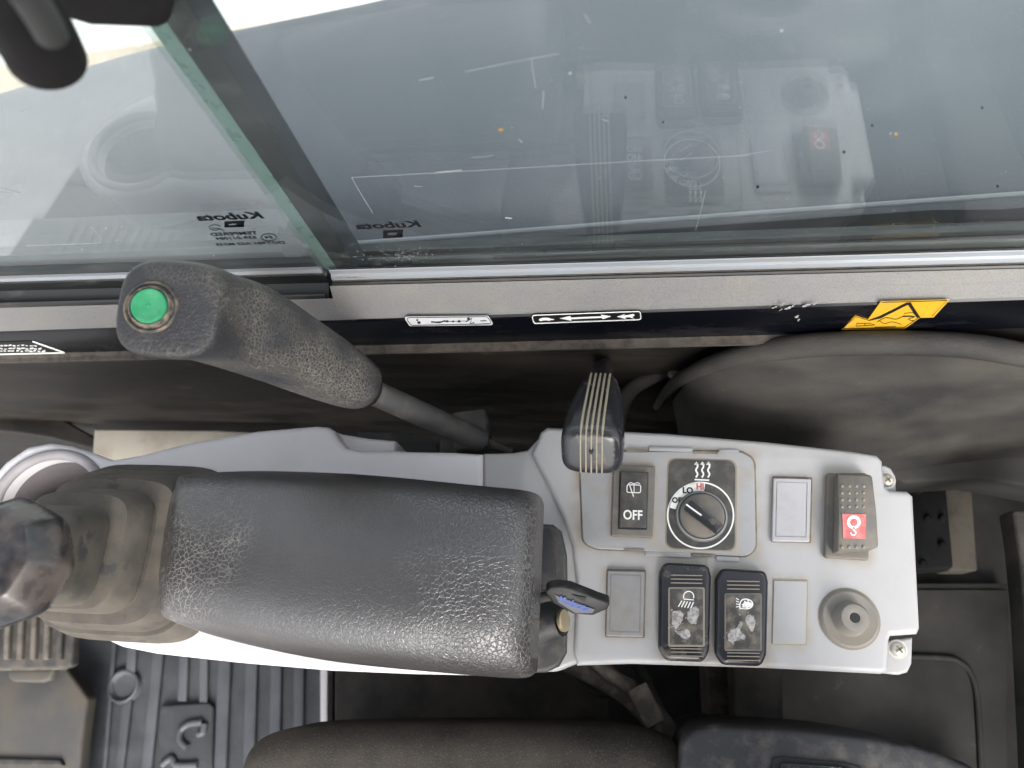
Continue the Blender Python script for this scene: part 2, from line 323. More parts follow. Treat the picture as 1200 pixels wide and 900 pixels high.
def smoothpath(pts, n=6, closed=False):
    """Catmull-Rom through points"""
    out = []; k = len(pts); pts = [V(p) for p in pts]
    rng = range(k) if closed else range(k - 1)
    for i in rng:
        g = (lambda j: pts[j % k]) if closed else (lambda j: pts[max(0, min(k - 1, j))])
        p0, p1, p2, p3 = g(i - 1), g(i), g(i + 1), g(i + 2)
        for j in range(n):
            t = j / n
            out.append(.5 * (2 * p1 + (p2 - p0) * t + (2 * p0 - 5 * p1 + 4 * p2 - p3) * t * t + (3 * p1 - p0 - 3 * p2 + p3) * t ** 3))
    if not closed: out.append(pts[-1])
    return out
def slab_mesh(outline, z0, z1, bevel=.001, holes=(), res=3):
    cu = bpy.data.curves.new('c', 'CURVE'); cu.dimensions = '2D'; cu.fill_mode = 'BOTH'
    h = (z1 - z0) / 2; bevel = min(bevel, h * .98)
    for pts in [outline, *holes]:
        sp = cu.splines.new('POLY'); sp.points.add(len(pts) - 1)
        for p, q in zip(sp.points, pts): p.co = (q[0], q[1], 0, 1)
        sp.use_cyclic_u = True
    cu.extrude = h - bevel; cu.bevel_depth = bevel; cu.bevel_resolution = res; cu.offset = -bevel
    ob = bpy.data.objects.new('c', cu)
    COL.objects.link(ob); dg = bpy.context.evaluated_depsgraph_get()
    me = bpy.data.meshes.new_from_object(ob.evaluated_get(dg))
    bpy.data.objects.remove(ob); bpy.data.curves.remove(cu)
    bm = bmesh.new(); bm.from_mesh(me); bpy.data.meshes.remove(me)
    bmesh.ops.remove_doubles(bm, verts=bm.verts, dist=1e-6)
    for v in bm.verts: v.co.z += (z0 + z1) / 2
    return from_bm(bm)
def slab(name, px, z0, z1, m, parent=None, bevel=.001, r=0, holes=(), at=None):
    """plate whose top outline is given by measured points"""
    at = z1 if at is None else at
    pts = [P(x, y, at) for x, y in px]
    pts = rounded(pts, r) if r else [p.to_2d() for p in pts]
    return link(name, slab_mesh(pts, z0, z1, bevel, holes), m, parent)
def box_mesh(c, s, bevel=0, rot=None, seg=2):
    bm = bmesh.new(); bmesh.ops.create_cube(bm, size=1)
    for v in bm.verts: v.co = V((v.co.x * s[0], v.co.y * s[1], v.co.z * s[2]))
    if bevel: bmesh.ops.bevel(bm, geom=bm.edges[:], offset=bevel, segments=seg, profile=.5, affect='EDGES')
    M = Matrix.Translation(c) @ (rot.to_4x4() if rot else Matrix())
    bm.transform(M); return from_bm(bm)
def box(name, c, s, m, parent=None, bevel=0, rot=None): return link(name, box_mesh(V(c), s, bevel, rot), m, parent)
def prism_mesh(pts, vec, bevel=0):
    bm = bmesh.new(); vs_ = [bm.verts.new(p) for p in pts]; f = bm.faces.new(vs_)
    r = bmesh.ops.extrude_face_region(bm, geom=[f])
    bmesh.ops.translate(bm, vec=vec, verts=[g for g in r['geom'] if isinstance(g, bmesh.types.BMVert)])
    if bevel:
        bmesh.ops.recalc_face_normals(bm, faces=bm.faces)
        es = [e for e in bm.edges if len(e.link_faces) == 2 and e.calc_face_angle(0) > .35]
        bmesh.ops.bevel(bm, geom=es, offset=bevel, segments=3, profile=.5, affect='EDGES', clamp_overlap=True)
    return from_bm(bm)
def prism(name, pts, vec, m, parent=None, bevel=0): return link(name, prism_mesh(pts, V(vec), bevel), m, parent)
def frame_z(n, up=V((0, 1, 0))):
    n = n.normalized(); x = up.cross(n)
    if x.length < 1e-4: x = V((1, 0, 0)).cross(n)
    x.normalize(); y = n.cross(x); return Matrix((x, y, n)).transposed()
def lathe_mesh(prof, c=V((0, 0, 0)), n=40, axis=V((0, 0, 1))):
    bm = bmesh.new(); rings = []
    for r, z in prof:
        if r < 1e-7: rings.append([bm.verts.new((0, 0, z))])
        else: rings.append([bm.verts.new((r * math.cos(2 * math.pi * i / n), r * math.sin(2 * math.pi * i / n), z)) for i in range(n)])
    for a, b in zip(rings, rings[1:]):
        for i in range(n):
            j = (i + 1) % n
            if len(a) == 1 and len(b) == 1: continue
            if len(a) == 1: bm.faces.new((a[0], b[i], b[j]))
            elif len(b) == 1: bm.faces.new((a[i], a[j], b[0]))
            else: bm.faces.new((a[i], a[j], b[j], b[i]))
    bm.transform(Matrix.Translation(c) @ frame_z(axis).to_4x4()); return from_bm(bm)
def lathe(name, prof, c, m, parent=None, n=40, axis=V((0, 0, 1))): return link(name, lathe_mesh(prof, V(c), n, V(axis)), m, parent)
def loft_mesh(rings, cap=True):
    bm = bmesh.new(); vr = [[bm.verts.new(p) for p in r] for r in rings]; n = len(vr[0])
    for a, b in zip(vr, vr[1:]):
        for i in range(n): bm.faces.new((a[i], a[(i + 1) % n], b[(i + 1) % n], b[i]))
    if cap: bm.faces.new(vr[0]); bm.faces.new(vr[-1])
    return from_bm(bm)
def tube_mesh(path, rad, n=12):
    path = [V(p) for p in path]; rings = []; k = len(path)
    x0 = None
    for i, p in enumerate(path):
        t = (path[min(k - 1, i + 1)] - path[max(0, i - 1)]).normalized()
        if x0 is None: x0 = t.orthogonal().normalized()
        x0 = (x0 - t * x0.dot(t)).normalized(); y0 = t.cross(x0)
        r = rad[i] if isinstance(rad, (list, tuple)) else rad
        rings.append([p + (x0 * math.cos(2 * math.pi * j / n) + y0 * math.sin(2 * math.pi * j / n)) * r for j in range(n)])
    return loft_mesh(rings)
def tube(name, path, rad, m, parent=None, n=12): return link(name, tube_mesh(path, rad, n), m, parent)
def join(meshes):
    bm = bmesh.new()
    for me in meshes:
        bm.from_mesh(me); bpy.data.meshes.remove(me)
    me = bpy.data.meshes.new('j'); bm.to_mesh(me); bm.free(); return me
def subsurf(o, lv=2):
    md = o.modifiers.new('subsurf', 'SUBSURF'); md.levels = lv; md.render_levels = lv; return o
def poly_mesh(polys, lift=V((0, 0, 0))):
    bm = bmesh.new()
    for p in polys: bm.faces.new([bm.verts.new(V(q) + lift) for q in p])
    me = bpy.data.meshes.new('p'); bm.to_mesh(me); bm.free(); return me
def print_flat(name, polys, m, parent, up=V((0, 0, 1)), th=.00012):
    """thin printed shapes: each polygon a sliver thick, standing on its surface"""
    return link(name, join([prism_mesh([V(q) for q in p], up * th) for p in polys]), m, parent, smooth=False)
def stroke(pts, wd, closed=False, f=None):
    """quads following a polyline in picture-measured units; f maps a point to the surface"""
    pts = [V(p) for p in pts]; k = len(pts); L_, R_ = [], []
    for i in range(k):
        a = pts[i - 1] if (i or closed) else pts[i]; b = pts[(i + 1) % k] if (i < k - 1 or closed) else pts[i]
        t = (b - a); t = t.normalized() if t.length else V((1, 0)); nn = V((-t.y, t.x)) * wd / 2
        L_.append(pts[i] + nn); R_.append(pts[i] - nn)
    rg = range(k) if closed else range(k - 1)
    return [[f(*q) for q in (L_[i], L_[(i + 1) % k], R_[(i + 1) % k], R_[i])] for i in rg]
def circ(cx, cy, r, n=28, a0=0, a1=360, ry=None):
    full = abs(a1 - a0) >= 360; m_ = n if full else n + 1
    return [(cx + r * math.cos(math.radians(a0 + (a1 - a0) * i / n)), cy - (ry or r) * math.sin(math.radians(a0 + (a1 - a0) * i / n))) for i in range(m_)]
def text_mesh(body, size, shear=0, bold=0):
    cu = bpy.data.curves.new('t', 'FONT'); cu.body = body; cu.size = size; cu.align_x = 'CENTER'; cu.align_y = 'CENTER'
    cu.extrude = .00006; cu.shear = shear; cu.offset = bold; cu.resolution_u = 3
    ob = bpy.data.objects.new('t', cu); COL.objects.link(ob); dg = bpy.context.evaluated_depsgraph_get()
    me = bpy.data.meshes.new_from_object(ob.evaluated_get(dg)); bpy.data.objects.remove(ob); bpy.data.curves.remove(cu); return me
def text(body, size, M, m, parent, shear=0, bold=0, sx=1, name='lettering'):
    me = text_mesh(body, size, shear, bold); me.transform(M @ Matrix.Diagonal((sx, 1, 1, 1))); return link(name, me, m, parent, smooth=False)
def MX(loc, rx=None): return Matrix.Translation(loc) @ (rx.to_4x4() if rx else Matrix())

# ================================================================== THE GROUND OUTSIDE
GZ = -1.25
gme = poly_mesh([[(-900, -900, GZ), (900, -900, GZ), (900, 900, GZ), (-900, 900, GZ)]])
structure(link('ground', gme, 'yard_gravel', smooth=False))
a, b = P(-60, 93, GZ), P(178, 57, GZ)
d = (b - a).normalized(); n_ = V((-d.y, d.x, 0)); 
if n_.y < 0: n_ = -n_
A, B = a - d * 40, b + d * 40
structure(link('sand_strip', prism_mesh([q + V((0, 0, .004)) for q in (A - n_ * 1.15, B - n_ * 1.15, B, A)], V((0, 0, .02))), 'sand', smooth=False))
structure(link('concrete_apron', join([prism_mesh([q + V((0, 0, .004)) for q in (A, B, B + n_ * 40, A + n_ * 40)], V((0, 0, .04)))]), 'pale_concrete', smooth=False))

# ================================================================== CAB ROOF (above the picture, shades the middle of the cab)
roof = thing('cab_roof', 'grey cab roof lining above the seat and console, overhead', 'roof', (-.1, -.35, 1.0))
link('headliner', slab_mesh(rounded([(-.62, -.85), (.46, -.85), (.46, .16), (-.62, .16)], .1), 1.0, 1.05, .01), 'headliner', roof)

# ================================================================== MACHINE BODY OUTSIDE THE WINDOW
hood = thing('side_cover', 'large dark grey textured plastic side cover of the machine outside the window', 'side cover', (0, .5, -.3))
near = [PS(x, y, -.080) for x, y in ((-700, 345), (-300, 325), (0, 306), (220, 297), (430, 285), (800, 257), (1200, 228), (1500, 206), (2100, 165))]
far_px = [(-300, 215), (-120, 150), (0, 110), (165, 60), (270, 37), (450, 0), (700, -60), (1000, -120), (1500, -200), (2200, -330)]
far = [P(x, y, -.03) for x, y in far_px]
rows = []
K = 40
def lerp_poly(pts, t):
    L_ = [0]; 
    for p, q in zip(pts, pts[1:]): L_.append(L_[-1] + (q - p).length)
    s = t * L_[-1]
    for i in range(len(pts) - 1):
        if s <= L_[i + 1] + 1e-9: return pts[i].lerp(pts[i + 1], (s - L_[i]) / (L_[i + 1] - L_[i]))
    return pts[-1]
nearS, farS = smoothpath(near, 8), smoothpath(far, 8)
for j in range(17):
    v = j / 16; row = []
    for i in range(K + 1):
        u = i / K; p = lerp_poly(nearS, u).lerp(lerp_poly(farS, u), v); p = p.copy()
        p.z += .05 * math.sin(math.pi * v) * .5 - .012 * (1 - min(1, v * 9)) ** 2
        if p.x > .235: p.z -= .006 * min(1, (p.x - .235) / .01)
        row.append(p)
    rows.append(row)
rows.insert(0, [p + V((0, .003, -.012)) for p in rows[0]]); rows.insert(0, [p + V((0, .012, -.5)) for p in rows[0]])
rows.append([p + V((0, .02, -.03)) for p in rows[-1]]); rows.append([p + V((0, .03, -.8)) for p in rows[-1]])
bm = bmesh.new(); vr = [[bm.verts.new(p) for p in r] for r in rows]
for a_, b_ in zip(vr, vr[1:]):
    for i in range(K): bm.faces.new((a_[i], a_[i + 1], b_[i + 1], b_[i]))
link('cover_shell', from_bm(bm), 'hood_plastic', hood, ang=70)
tube('cover_lip_highlight', [p + V((0, -.0005, .0015)) for p in nearS], .0022, 'hood_lip_highlight', hood, 8)
frame_ = thing('body_rail', 'black body rail with a bolt in the gap outside the window', 'rail', (0, .28, 0))
def along(name, prof, x0, x1, m, parent, n=2):
    """section (y, height above sill) run along the sill"""
    rings = []
    for i in range(n + 1):
        x = x0 + (x1 - x0) * i / n; rings.append([V((x, y, zs(x, y) + h)) for y, h in [(q - .0028 if q >= .2204 else q, h_) for q, h_ in prof]])
    o = link(name, loft_mesh(rings), m, parent, smooth=True, ang=30); return o
along('rail_plate', [(.2535, -.135), (.2535, -.125), (.40, -.145), (.40, -.16)], -.95, .65, 'gap_black', frame_)
bc = PS(1183, 247, -.125); lathe('bolt', [(.0001, .004), (.003, .004), (.0048, .0028), (.005, 0), (.0068, 0), (.0068, -.006)], bc, 'bolt', frame_, 6 * 3)

# ================================================================== WINDOW
G1, G2 = .2297, .239
XE = -.190                               # leading edge of the rear pane
sill = thing('window_sill', 'dusty grey window sill with dark navy painted wall band and black lower wall', 'window sill', (0, .21, .05))
along('ledge', [(.2090, -.003), (.2096, -.0006), (.2108, 0), (.2165, .0002), (.2169, .0010), (.2254, .0012), (.2254, -.03), (.2090, -.03)], XE + .004, .65, 'dusty_ledge', sill, 8)
along('ledge', [(.2090, -.003), (.2096, -.0006), (.2108, 0), (.2145, .0002), (.2149, .0010), (.2205, .0012), (.2205, -.03), (.2090, -.03)], -1.0, XE + .004, 'dusty_ledge', sill, 8)
along('painted_band', [(.2082, -.002), (.2096, -.001), (.215, -.004), (.215, -.044), (.2082, -.044)], -1.0, .65, 'navy_paint', sill, 8)
along('dust_lip', [(.2028, -.0455), (.2080, -.0442), (.215, -.0442), (.215, -.0485), (.2028, -.0485)], -1.0, .168, 'dust_seam', sill, 8)
along('lower_wall', [(.2160, -.0482), (.26, -.0482), (.26, -.75), (.2170, -.75)], -1.0, .65, 'wall_black', sill, 12)
# seal, rails and glass channel
along('seal', [(.2256, -.004), (.2256, .0020), (.2266, .0030), (.2276, .0020), (.2276, -.004)], XE + .006, .65, 'seal_rubber', sill, 6)
along('dust_seam', [(.2277, -.002), (.2277, .0022), (.2284, .0030), (.2284, -.002)], XE + .006, .65, 'dust_seam', sill, 6)
along('aluminium_rail', [(.2285, -.003), (.2285, .0032), (.2298, .0058), (.2311, .0066), (.2315, .0105), (.2321, .0108), (.2322, -.003)], XE + .006, .65, 'aluminium', sill, 6)
along('glass_channel', [(.2368, -.03), (.2368, .0125), (.2376, .0138), (.2390, .013), (.2405, .006), (.246, .004), (.2465, .008), (.2525, .008), (.2528, -.03)], XE - .001, .65, 'channel_rubber', sill, 6)
along('empty_track', [(.2207, -.016), (.2207, .0012), (.2214, .0024), (.2224, .001), (.2228, -.008), (.2325, -.008), (.2331, .002), (.2338, .003), (.2338, -.016)], -1.0, XE - .001, 'seal_rubber', sill, 6)
along('aluminium_rail', [(.2340, -.003), (.2340, .0040), (.2356, .0054), (.2376, .0056), (.2376, -.003)], -1.0, XE - .001, 'aluminium', sill, 6)
along('glass_channel', [(.2378, -.006), (.2378, .011), (.2416, .012), (.2418, -.006)], -1.0, XE - .0015, 'channel_rubber', sill, 6)
along('outer_rail', [(.2472, -.02), (.2472, .010), (.252, .012), (.253, .018), (.262, .019), (.264, .010), (.285, .004), (.287, -.02)], -1.0, XE - .03, 'outer_paint', sill, 6)

ZT = .42
def pane_mesh(x0, x1, y0, y1, zb=.0035, top=ZT, nx=6):
    rings = []
    for i in range(nx + 1):
        x = x0 + (x1 - x0) * i / nx; z0 = zs(x) + zb
        rings.append([V((x, y0, z0)), V((x, y1, z0)), V((x, y1, top)), V((x, y0, top))])
    return loft_mesh(rings)
rear = thing('rear_window_pane', 'large rear sliding window pane with black edge strip and fine scratches', 'window pane', (.1, G1, .08))
link('glass', pane_mesh(XE, .65, G1, G1 + .004), 'pane_glass', rear, smooth=False)
link('glass_edge', pane_mesh(XE + .0002, XE + .0085, G1 + .0042, G1 + .0062), 'glass_edge', rear, smooth=False)
link('edge_seal', pane_mesh(XE + .0087, XE + .0225, G1 + .0042, G1 + .0075), 'seal_rubber', rear, smooth=False)
link('edge_band', pane_mesh(XE + .0227, XE + .0330, G1 + .0042, G1 + .0052), 'ceramic_band', rear, smooth=False)
front = thing('front_window_pane', 'dusty front window pane with painted-in reflection haze and printed lettering, left of the black edge strip', 'window pane', (-.5, G2, .08))
link('glass', pane_mesh(-1.0, XE - .001, G2, G2 + .004), 'pane_glass_hazed', front, smooth=False)
# printing on the panes, on the far face: mirrored from in here
FLIP = Matrix(((-1, 0, 0, 0), (0, 0, -1, 0), (0, 1, 0, 0), (0, 0, 0, 1)))   # reads right from outside
def pane_text(body, x, y, gy, size, parent, shear=0, bold=0, sx=1):
    c = PY(x, y, gy); sl = Matrix.Rotation(-math.atan(SB), 4, 'Y')
    return text(body, size, Matrix.Translation(c) @ sl @ FLIP, 'dark_print', parent, shear, bold, sx)
pane_text('Kubota', 455, 264, G1 - .0003, .0092, rear, .1, .00028, 1.45)
gp = lambda x, y: PY(x, y, G1 - .0003)
YM = V((0, -1, 0))
print_flat('emblem', [[gp(*q) for q in p] for p in ([(449, 270), (473, 269), (472, 272), (449, 273)], [(449, 273), (455, 273), (452, 278), (449, 278)], [(466, 272.5), (472, 272), (472, 277), (462, 277.5)], [(449, 276), (472, 275), (472, 278), (449, 279)])], 'dark_print', rear, YM)
pane_text('Kubota', 269, 254, G2 - .0003, .0098, front, .1, .0003, 1.5)
gq = lambda x, y: PY(x, y, G2 - .0003)
print_flat('emblem', [[gq(*q) for q in p] for p in ([(263, 259.5), (287, 258.5), (286, 261.5), (263, 262.5)], [(263, 262), (269, 262), (266, 266), (263, 266)], [(278, 262), (286, 261), (286, 265), (274, 265)], [(263, 264), (286, 263.4), (286, 266), (264, 266.5)])], 'dark_print', front, YM)
pane_text('TEMPERED', 274, 274, G2 - .0003, .0050, front, 0, .0001, 1.35)
pane_text('43R-011084', 277, 279, G2 - .0003, .0046, front, 0, .00008, 1.25)
pane_text('DOT981 AS2 M335', 293, 285.5, G2 - .0003, .0044, front, 0, .00008, 1.35)
pane_text('E4', 315, 278, G2 - .0003, .0042, front, 0, .0001, 1.2)
print_flat('approval_ring', stroke(circ(315, 278, 9, 24, ry=4.2), .8, True, gq) + stroke(circ(252, 266.5, 7, 14, 20, 330, ry=3.2), .7, False, gq) + stroke([(247, 267), (258, 268), (263, 271)], .7, False, gq), 'dark_print', front, YM)
gs = lambda x, y: PY(x, y, G1 - .0002)
scr = []
for pts, wd in (([(412, 208), (520, 202), (640, 195), (760, 188), (880, 182)], .7), ([(412, 208), (421, 224), (437, 250)], .8), ([(511, 202), (530, 200.5), (541, 199)], 1.6),
                ([(491, 94), (508, 91)], 1.5), ([(545, 84), (580, 77), (620, 69), (655, 63)], .8), ([(623, 68), (624, 80), (628, 104)], .9), ([(637, 107), (636, 127)], 1.1),
                ([(553, 184), (566, 184), (578, 182)], .6), ([(827, 223), (821, 248), (815, 270)], .7), ([(685, 17), (692, 28)], 1.4), ([(485, 218), (495, 218.5)], .8),
                ([(592, 255), (600, 256)], 2.4), ([(500, 5), (420, 20)], .4), ([(608, 163), (612, 167)], 1), ([(705, 140), (713, 142)], 1), ([(860, 183), (905, 176)], .5)):
    scr += stroke(pts, wd * .6, False, gs)
for i in range(60):
    x, y = random.uniform(430, 1190), random.uniform(5, 235); s_ = random.uniform(.25, .8)
    scr.append([gs(*q) for q in circ(x, y, s_, 5, ry=s_ * .7)])
for i in range(110):
    x, y = random.gauss(468, 22), random.gauss(299, 5); scr.append([gs(*q) for q in circ(x, y, random.uniform(.25, .7), 5)])
for i in range(70):
    x = random.uniform(440, 1180); y = 296 - (x - 430) * .052 + random.gauss(0, 5); scr.append([gs(*q) for q in circ(x, y, random.uniform(.2, .5), 5)])
print_flat('scratch_marks', scr, 'glass_scratch', rear, YM, .00005)
print_flat('brown_speck', [[gs(*q) for q in circ(587, 152, 3.6, 7, ry=2)], [gs(*q) for q in circ(1050, 157, 2.2, 6)]], 'bug_brown', rear, YM)
print_flat('dark_speck', [[gs(*q) for q in circ(x, y, r_, 6)] for x, y, r_ in ((989, 178, 1.8), (1151, 126, 1.5), (733, 114, 1.5), (888, 219, 1.8), (777, 143, 1.2), (1022, 147, 1.4), (1169, 218, 1.6))], 'dark_print', rear, YM)
gf = lambda x, y: PY(x, y, G2 - .0004); scr = []
for pts, wd in (([(0, 222), (12, 224), (24, 227)], 1.5), ([(0, 227), (22, 228)], .8), ([(107, 266), (119, 280), (117, 285)], .8), ([(30, 288), (64, 287), (115, 285)], .7), ([(25, 131), (31, 127)], 1)):
    scr += stroke(pts, wd * .6, False, gf)
for i in range(24):
    x, y = random.uniform(5, 340), random.uniform(120, 300)
    if x > 150 + (y - 40) * .6: continue
    s_ = random.uniform(.25, .7); scr.append([gf(*q) for q in circ(x, y, s_, 5)])
print_flat('scratch_marks', scr, 'glass_scratch', front, YM, .00005)

# window latch, close to the camera at the upper left
latch = thing('window_latch', 'black window latch with grey tip and bar, upper left corner of the glass', 'latch', PY(60, 20, G1 - .02))
lp = [PY(x, y, .175) for x, y in ((-40, -40), (-10, -30), (20, 5), (38, 36), (52, 62), (56, 72))]
subsurf(tube('grip', smoothpath(lp, 4), [.012] * 6 + [.0125] * 6 + [.0125] * 8 + [.006], 'latch_black', latch, 14), 1)
tube('tip', smoothpath([PY(x, y, .158) for x, y in ((26, -14), (40, 6), (57, 34), (62, 46))], 4), [.0045] * 11 + [.004, .002], 'latch_grey', latch, 12)
prism('bar', [PY(x, y, .2185) for x, y in ((-60, -60), (190, -40), (202, 8), (198, 30), (186, 36), (108, 33), (80, 25), (62, 14), (40, 0), (-60, 0))], (0, .012, 0), 'latch_black', latch, .003)

# ================================================================== STICKERS ON THE NAVY BAND
YB = .2079
sb = lambda x, y: PY(x, y, YB)
sb2 = lambda x, y: PY(x, y, YB - .00025)
def rr(x0, y0, x1, y1, r, skew=0, slope=0, f=sb, n=3):
    pts = rounded([(x0, y0), (x1, y0), (x1 + skew, y1), (x0 + skew, y1)], r, n)
    return [f(p.x, p.y + slope * (p.x - x0)) for p in pts]
YS = V((0, -1, 0))
st = thing('lever_diagram_sticker', 'small white sticker with a faint lever diagram on the navy band', 'sticker', sb(525, 376))
print_flat('paper', [rr(473, 371, 572, 382, 2.5, 7, -.012)], 'white_sticker', st, YS, .0002)
pl = []
pl += stroke(rounded([(475, 372.2), (571, 371), (577, 379.5), (482, 381.2)], 2.5, 3), .8, True, sb2)
pl += stroke([(505, 377), (515, 378), (522, 375.5)], 1.5, False, sb2) + stroke([(546, 377), (553, 373), (551, 379), (556, 378)], 1.3, False, sb2)
pl += [[sb2(*q) for q in circ(x, y, r_, 8, ry=r_ * .7)] for x, y, r_ in ((491, 378, 2.2), (524, 376.4, 1.8), (531, 376.6, 1.6), (538, 376.5, 2), (489, 375, 1.4), (549, 373.5, 2))]
pl += stroke([(556, 380), (574, 379.2)], 1, False, sb2) + stroke([(563, 376), (570, 375.6)], 1, False, sb2) + stroke([(511, 377), (546, 376)], .5, False, sb2)
print_flat('diagram', pl, 'dark_print', st, YS)
st = thing('speed_sticker', 'black sticker with white tortoise, double arrow and hare on the navy band', 'sticker', sb(686, 371))
print_flat('paper', [rr(622, 369.5, 751, 379, 2.5, 2, -.035)], 'dark_print', st, YS, .0002)
pl = stroke(rounded([(623, 369.5), (750, 364.8), (751.5, 374.4), (626, 379)], 3, 4), 1, True, sb2)
pl += [[sb2(*q) for q in p] for p in ([(656, 373), (669, 370), (668.5, 372), (705, 370.5), (704, 368.6), (716, 370.6), (706, 374), (705.5, 372.4), (669, 374), (670, 375.8)],
      [(631, 375), (633, 373.2), (637, 372.2), (642, 372.4), (646, 373.6), (650, 374), (648, 375), (644, 374.8), (645, 376), (641, 375.2), (636, 375.4), (634, 376.2)],
      [(723, 371), (728, 369.5), (733, 367.6), (730, 369.6), (736, 369.2), (742, 367.8), (744, 369.2), (741, 371.2), (743, 373.4), (738, 371.6), (732, 372), (734, 374), (728, 372.2)])]
pl += [[sb2(672 + 4 * i, 377.2 - .12 * i), sb2(674.6 + 4 * i, 377.1 - .12 * i), sb2(674.6 + 4 * i, 376.4 - .12 * i), sb2(672 + 4 * i, 376.5 - .12 * i)] for i in range(7)]
print_flat('symbols', pl, 'white_print', st, YS)
st = thing('warning_sticker', 'torn yellow and black warning sticker at the right end of the navy band', 'sticker', sb(1050, 366))
print_flat('paper', [[sb(*q) for q in p] for p in ([(986, 386), (1002, 369.5), (1017, 374), (1032, 353), (1113, 350.8), (1094, 371.5), (1078, 372), (1060, 385)],)], 'yellow_sticker', st, YS, .0003)
pl = stroke([(987.5, 384.8), (1002.8, 370.8), (1017, 375)], .8, False, sb2) + stroke([(988, 385), (1059, 384), (1076, 372.5)], .8, False, sb2) + stroke([(1033.5, 354.2), (1110, 352), (1092, 370.5)], .9, False, sb2)
pl += [[sb2(*q) for q in p] for p in ([(1017, 375), (1030, 370.5), (1062, 354.5), (1067, 354), (1079, 372.5), (1074, 372), (1064, 357), (1032, 373), (1018, 376)],)]
pl += stroke([(1004, 379), (1020, 378.5), (1025, 380.5), (1003, 382), (1004, 379)], .8, False, sb2) + stroke([(1014, 378.8), (1013, 381.4)], .8, False, sb2)
pl += stroke(smoothpath([(1028, 377), (1038, 372), (1050, 374), (1060, 370), (1072, 371), (1064, 374), (1072, 376)], 3), .9, False, sb2) + stroke([(1060, 367), (1070, 366), (1072, 371), (1058, 371)], .8, True, sb2)
pl += stroke([(1025, 383.4), (1050, 382.6)], .9, False, sb2) + stroke(smoothpath([(1030, 375), (1036, 379), (1046, 377), (1056, 380)], 3), .8, False, sb2)
print_flat('pictogram', pl, 'dark_print', st, YS)
st = thing('residue_patch', 'white flecks of a peeled sticker left on the navy band', 'sticker residue', sb(930, 360))
pl = []
for x, y, w_, h_ in ((908, 360, 7, 2), (917, 357, 6, 3), (924, 361, 9, 3), (930, 358, 4, 2), (945, 358, 9, 3), (955, 356, 6, 2), (934, 371, 5, 3), (936, 375, 4, 2), (915, 363, 4, 1.4)):
    pl.append([sb(x + q[0] * w_ / 2 * random.uniform(.6, 1.3), y + q[1] * h_ / 2 * random.uniform(.5, 1.3) - (q[0]) * 1.2) for q in circ(0, 0, 1, 9)])
print_flat('flecks', pl, 'scratch_print', st, YS)
st = thing('serial_label', 'worn black label with white printed lines at the left end of the navy band', 'label', sb(30, 410))
print_flat('paper', [[sb(*q) for q in ((-40, 416), (-40, 402), (36, 399.5), (77, 414))]], 'dark_print', st, YS, .0002)
pl = stroke([(-40, 416), (76, 413.4)], 1.4, False, sb2) + stroke([(38, 400), (75, 413)], 1.6, False, sb2)
for i, (x, y) in enumerate([(x, y) for y in (405, 408.5, 411.5) for x in range(-20, 44, 5)]):
    pl += stroke([(x + (y - 405) * 1.4, y + random.uniform(-.7, .7)), (x + (y - 405) * 1.4 + random.uniform(2.5, 4.6), y + random.uniform(-.8, .8))], random.uniform(.7, 1.6), False, sb2)
print_flat('printed_lines', pl, 'white_print', st, YS)

# ================================================================== CONSOLE
con = thing('control_console', 'pale grey plastic control console with switches, heater dial and cup holder', 'console', (-.05, .06, -.06))
cup_c, cup_r = P(56, 590, 0), .040
right_px = [(622, 532), (629, 517), (633, 506), (641, 500), (780, 507), (900, 517), (1000, 528), (1029, 533), (1035, 540), (1038, 570), (1043, 574), (1064, 575), (1071, 581), (1079, 736), (1076, 743), (1045, 745), (1043, 750), (1041, 787), (1034, 790), (900, 783), (740, 778), (676, 780), (672, 765), (674, 720), (675, 680), (670, 640), (660, 608), (645, 574)]
slab('body_rear', right_px, -.055, 0, 'console_dirty', con, .0036)
slab('body_middle', [(566, 531), (600, 530), (618, 527), (632, 512), (700, 560), (700, 770), (672, 779), (652, 787), (566, 790)], -.055, -.0045, 'console_plastic', con, .003, at=-.0045)
left_px = [(565, 531), (530, 529), (480, 528), (463, 527), (425, 527.5), (406, 524), (397, 515), (390, 503), (383, 499), (370, 498), (300, 504), (220, 518), (165, 532), (130, 538), (105, 529), (80, 521), (56, 518), (30, 523), (5, 540), (-18, 566), (-26, 600), (-18, 640), (0, 668), (40, 700), (85, 722), (107, 735), (118, 748), (140, 758), (180, 766), (280, 777), (385, 786), (480, 790), (565, 792)]
holes = [[(cup_c.x + cup_r * math.cos(-2 * math.pi * i / 48), cup_c.y + cup_r * .86 * math.sin(-2 * math.pi * i / 48)) for i in range(48)]]
slab('body_front', left_px, -.055, .0, 'lilac_plastic_lit', con, .005, holes=holes)
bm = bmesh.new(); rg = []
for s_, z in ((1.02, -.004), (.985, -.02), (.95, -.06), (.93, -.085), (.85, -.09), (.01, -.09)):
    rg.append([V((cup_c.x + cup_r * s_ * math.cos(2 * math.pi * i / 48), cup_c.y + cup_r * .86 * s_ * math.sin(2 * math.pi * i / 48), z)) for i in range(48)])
bm.free(); me_ = loft_mesh(rg, False); link('cup_holder', me_, 'cup_plastic_shaded', con)
rim = [V((cup_c.x + (cup_r + .003) * math.cos(2 * math.pi * i / 48), cup_c.y + (cup_r * .86 + .003) * math.sin(2 * math.pi * i / 48), -.0008)) for i in range(49)]
tube('cup_rim', rim, .0040, 'cup_rim_shaded', con, 10)
slab('lower_shelf', [(376, 499), (400, 508), (430, 513), (463, 516), (463, 545), (376, 545)], -.055, -.018, 'lilac_plastic_lit', con, .003, at=-.018)
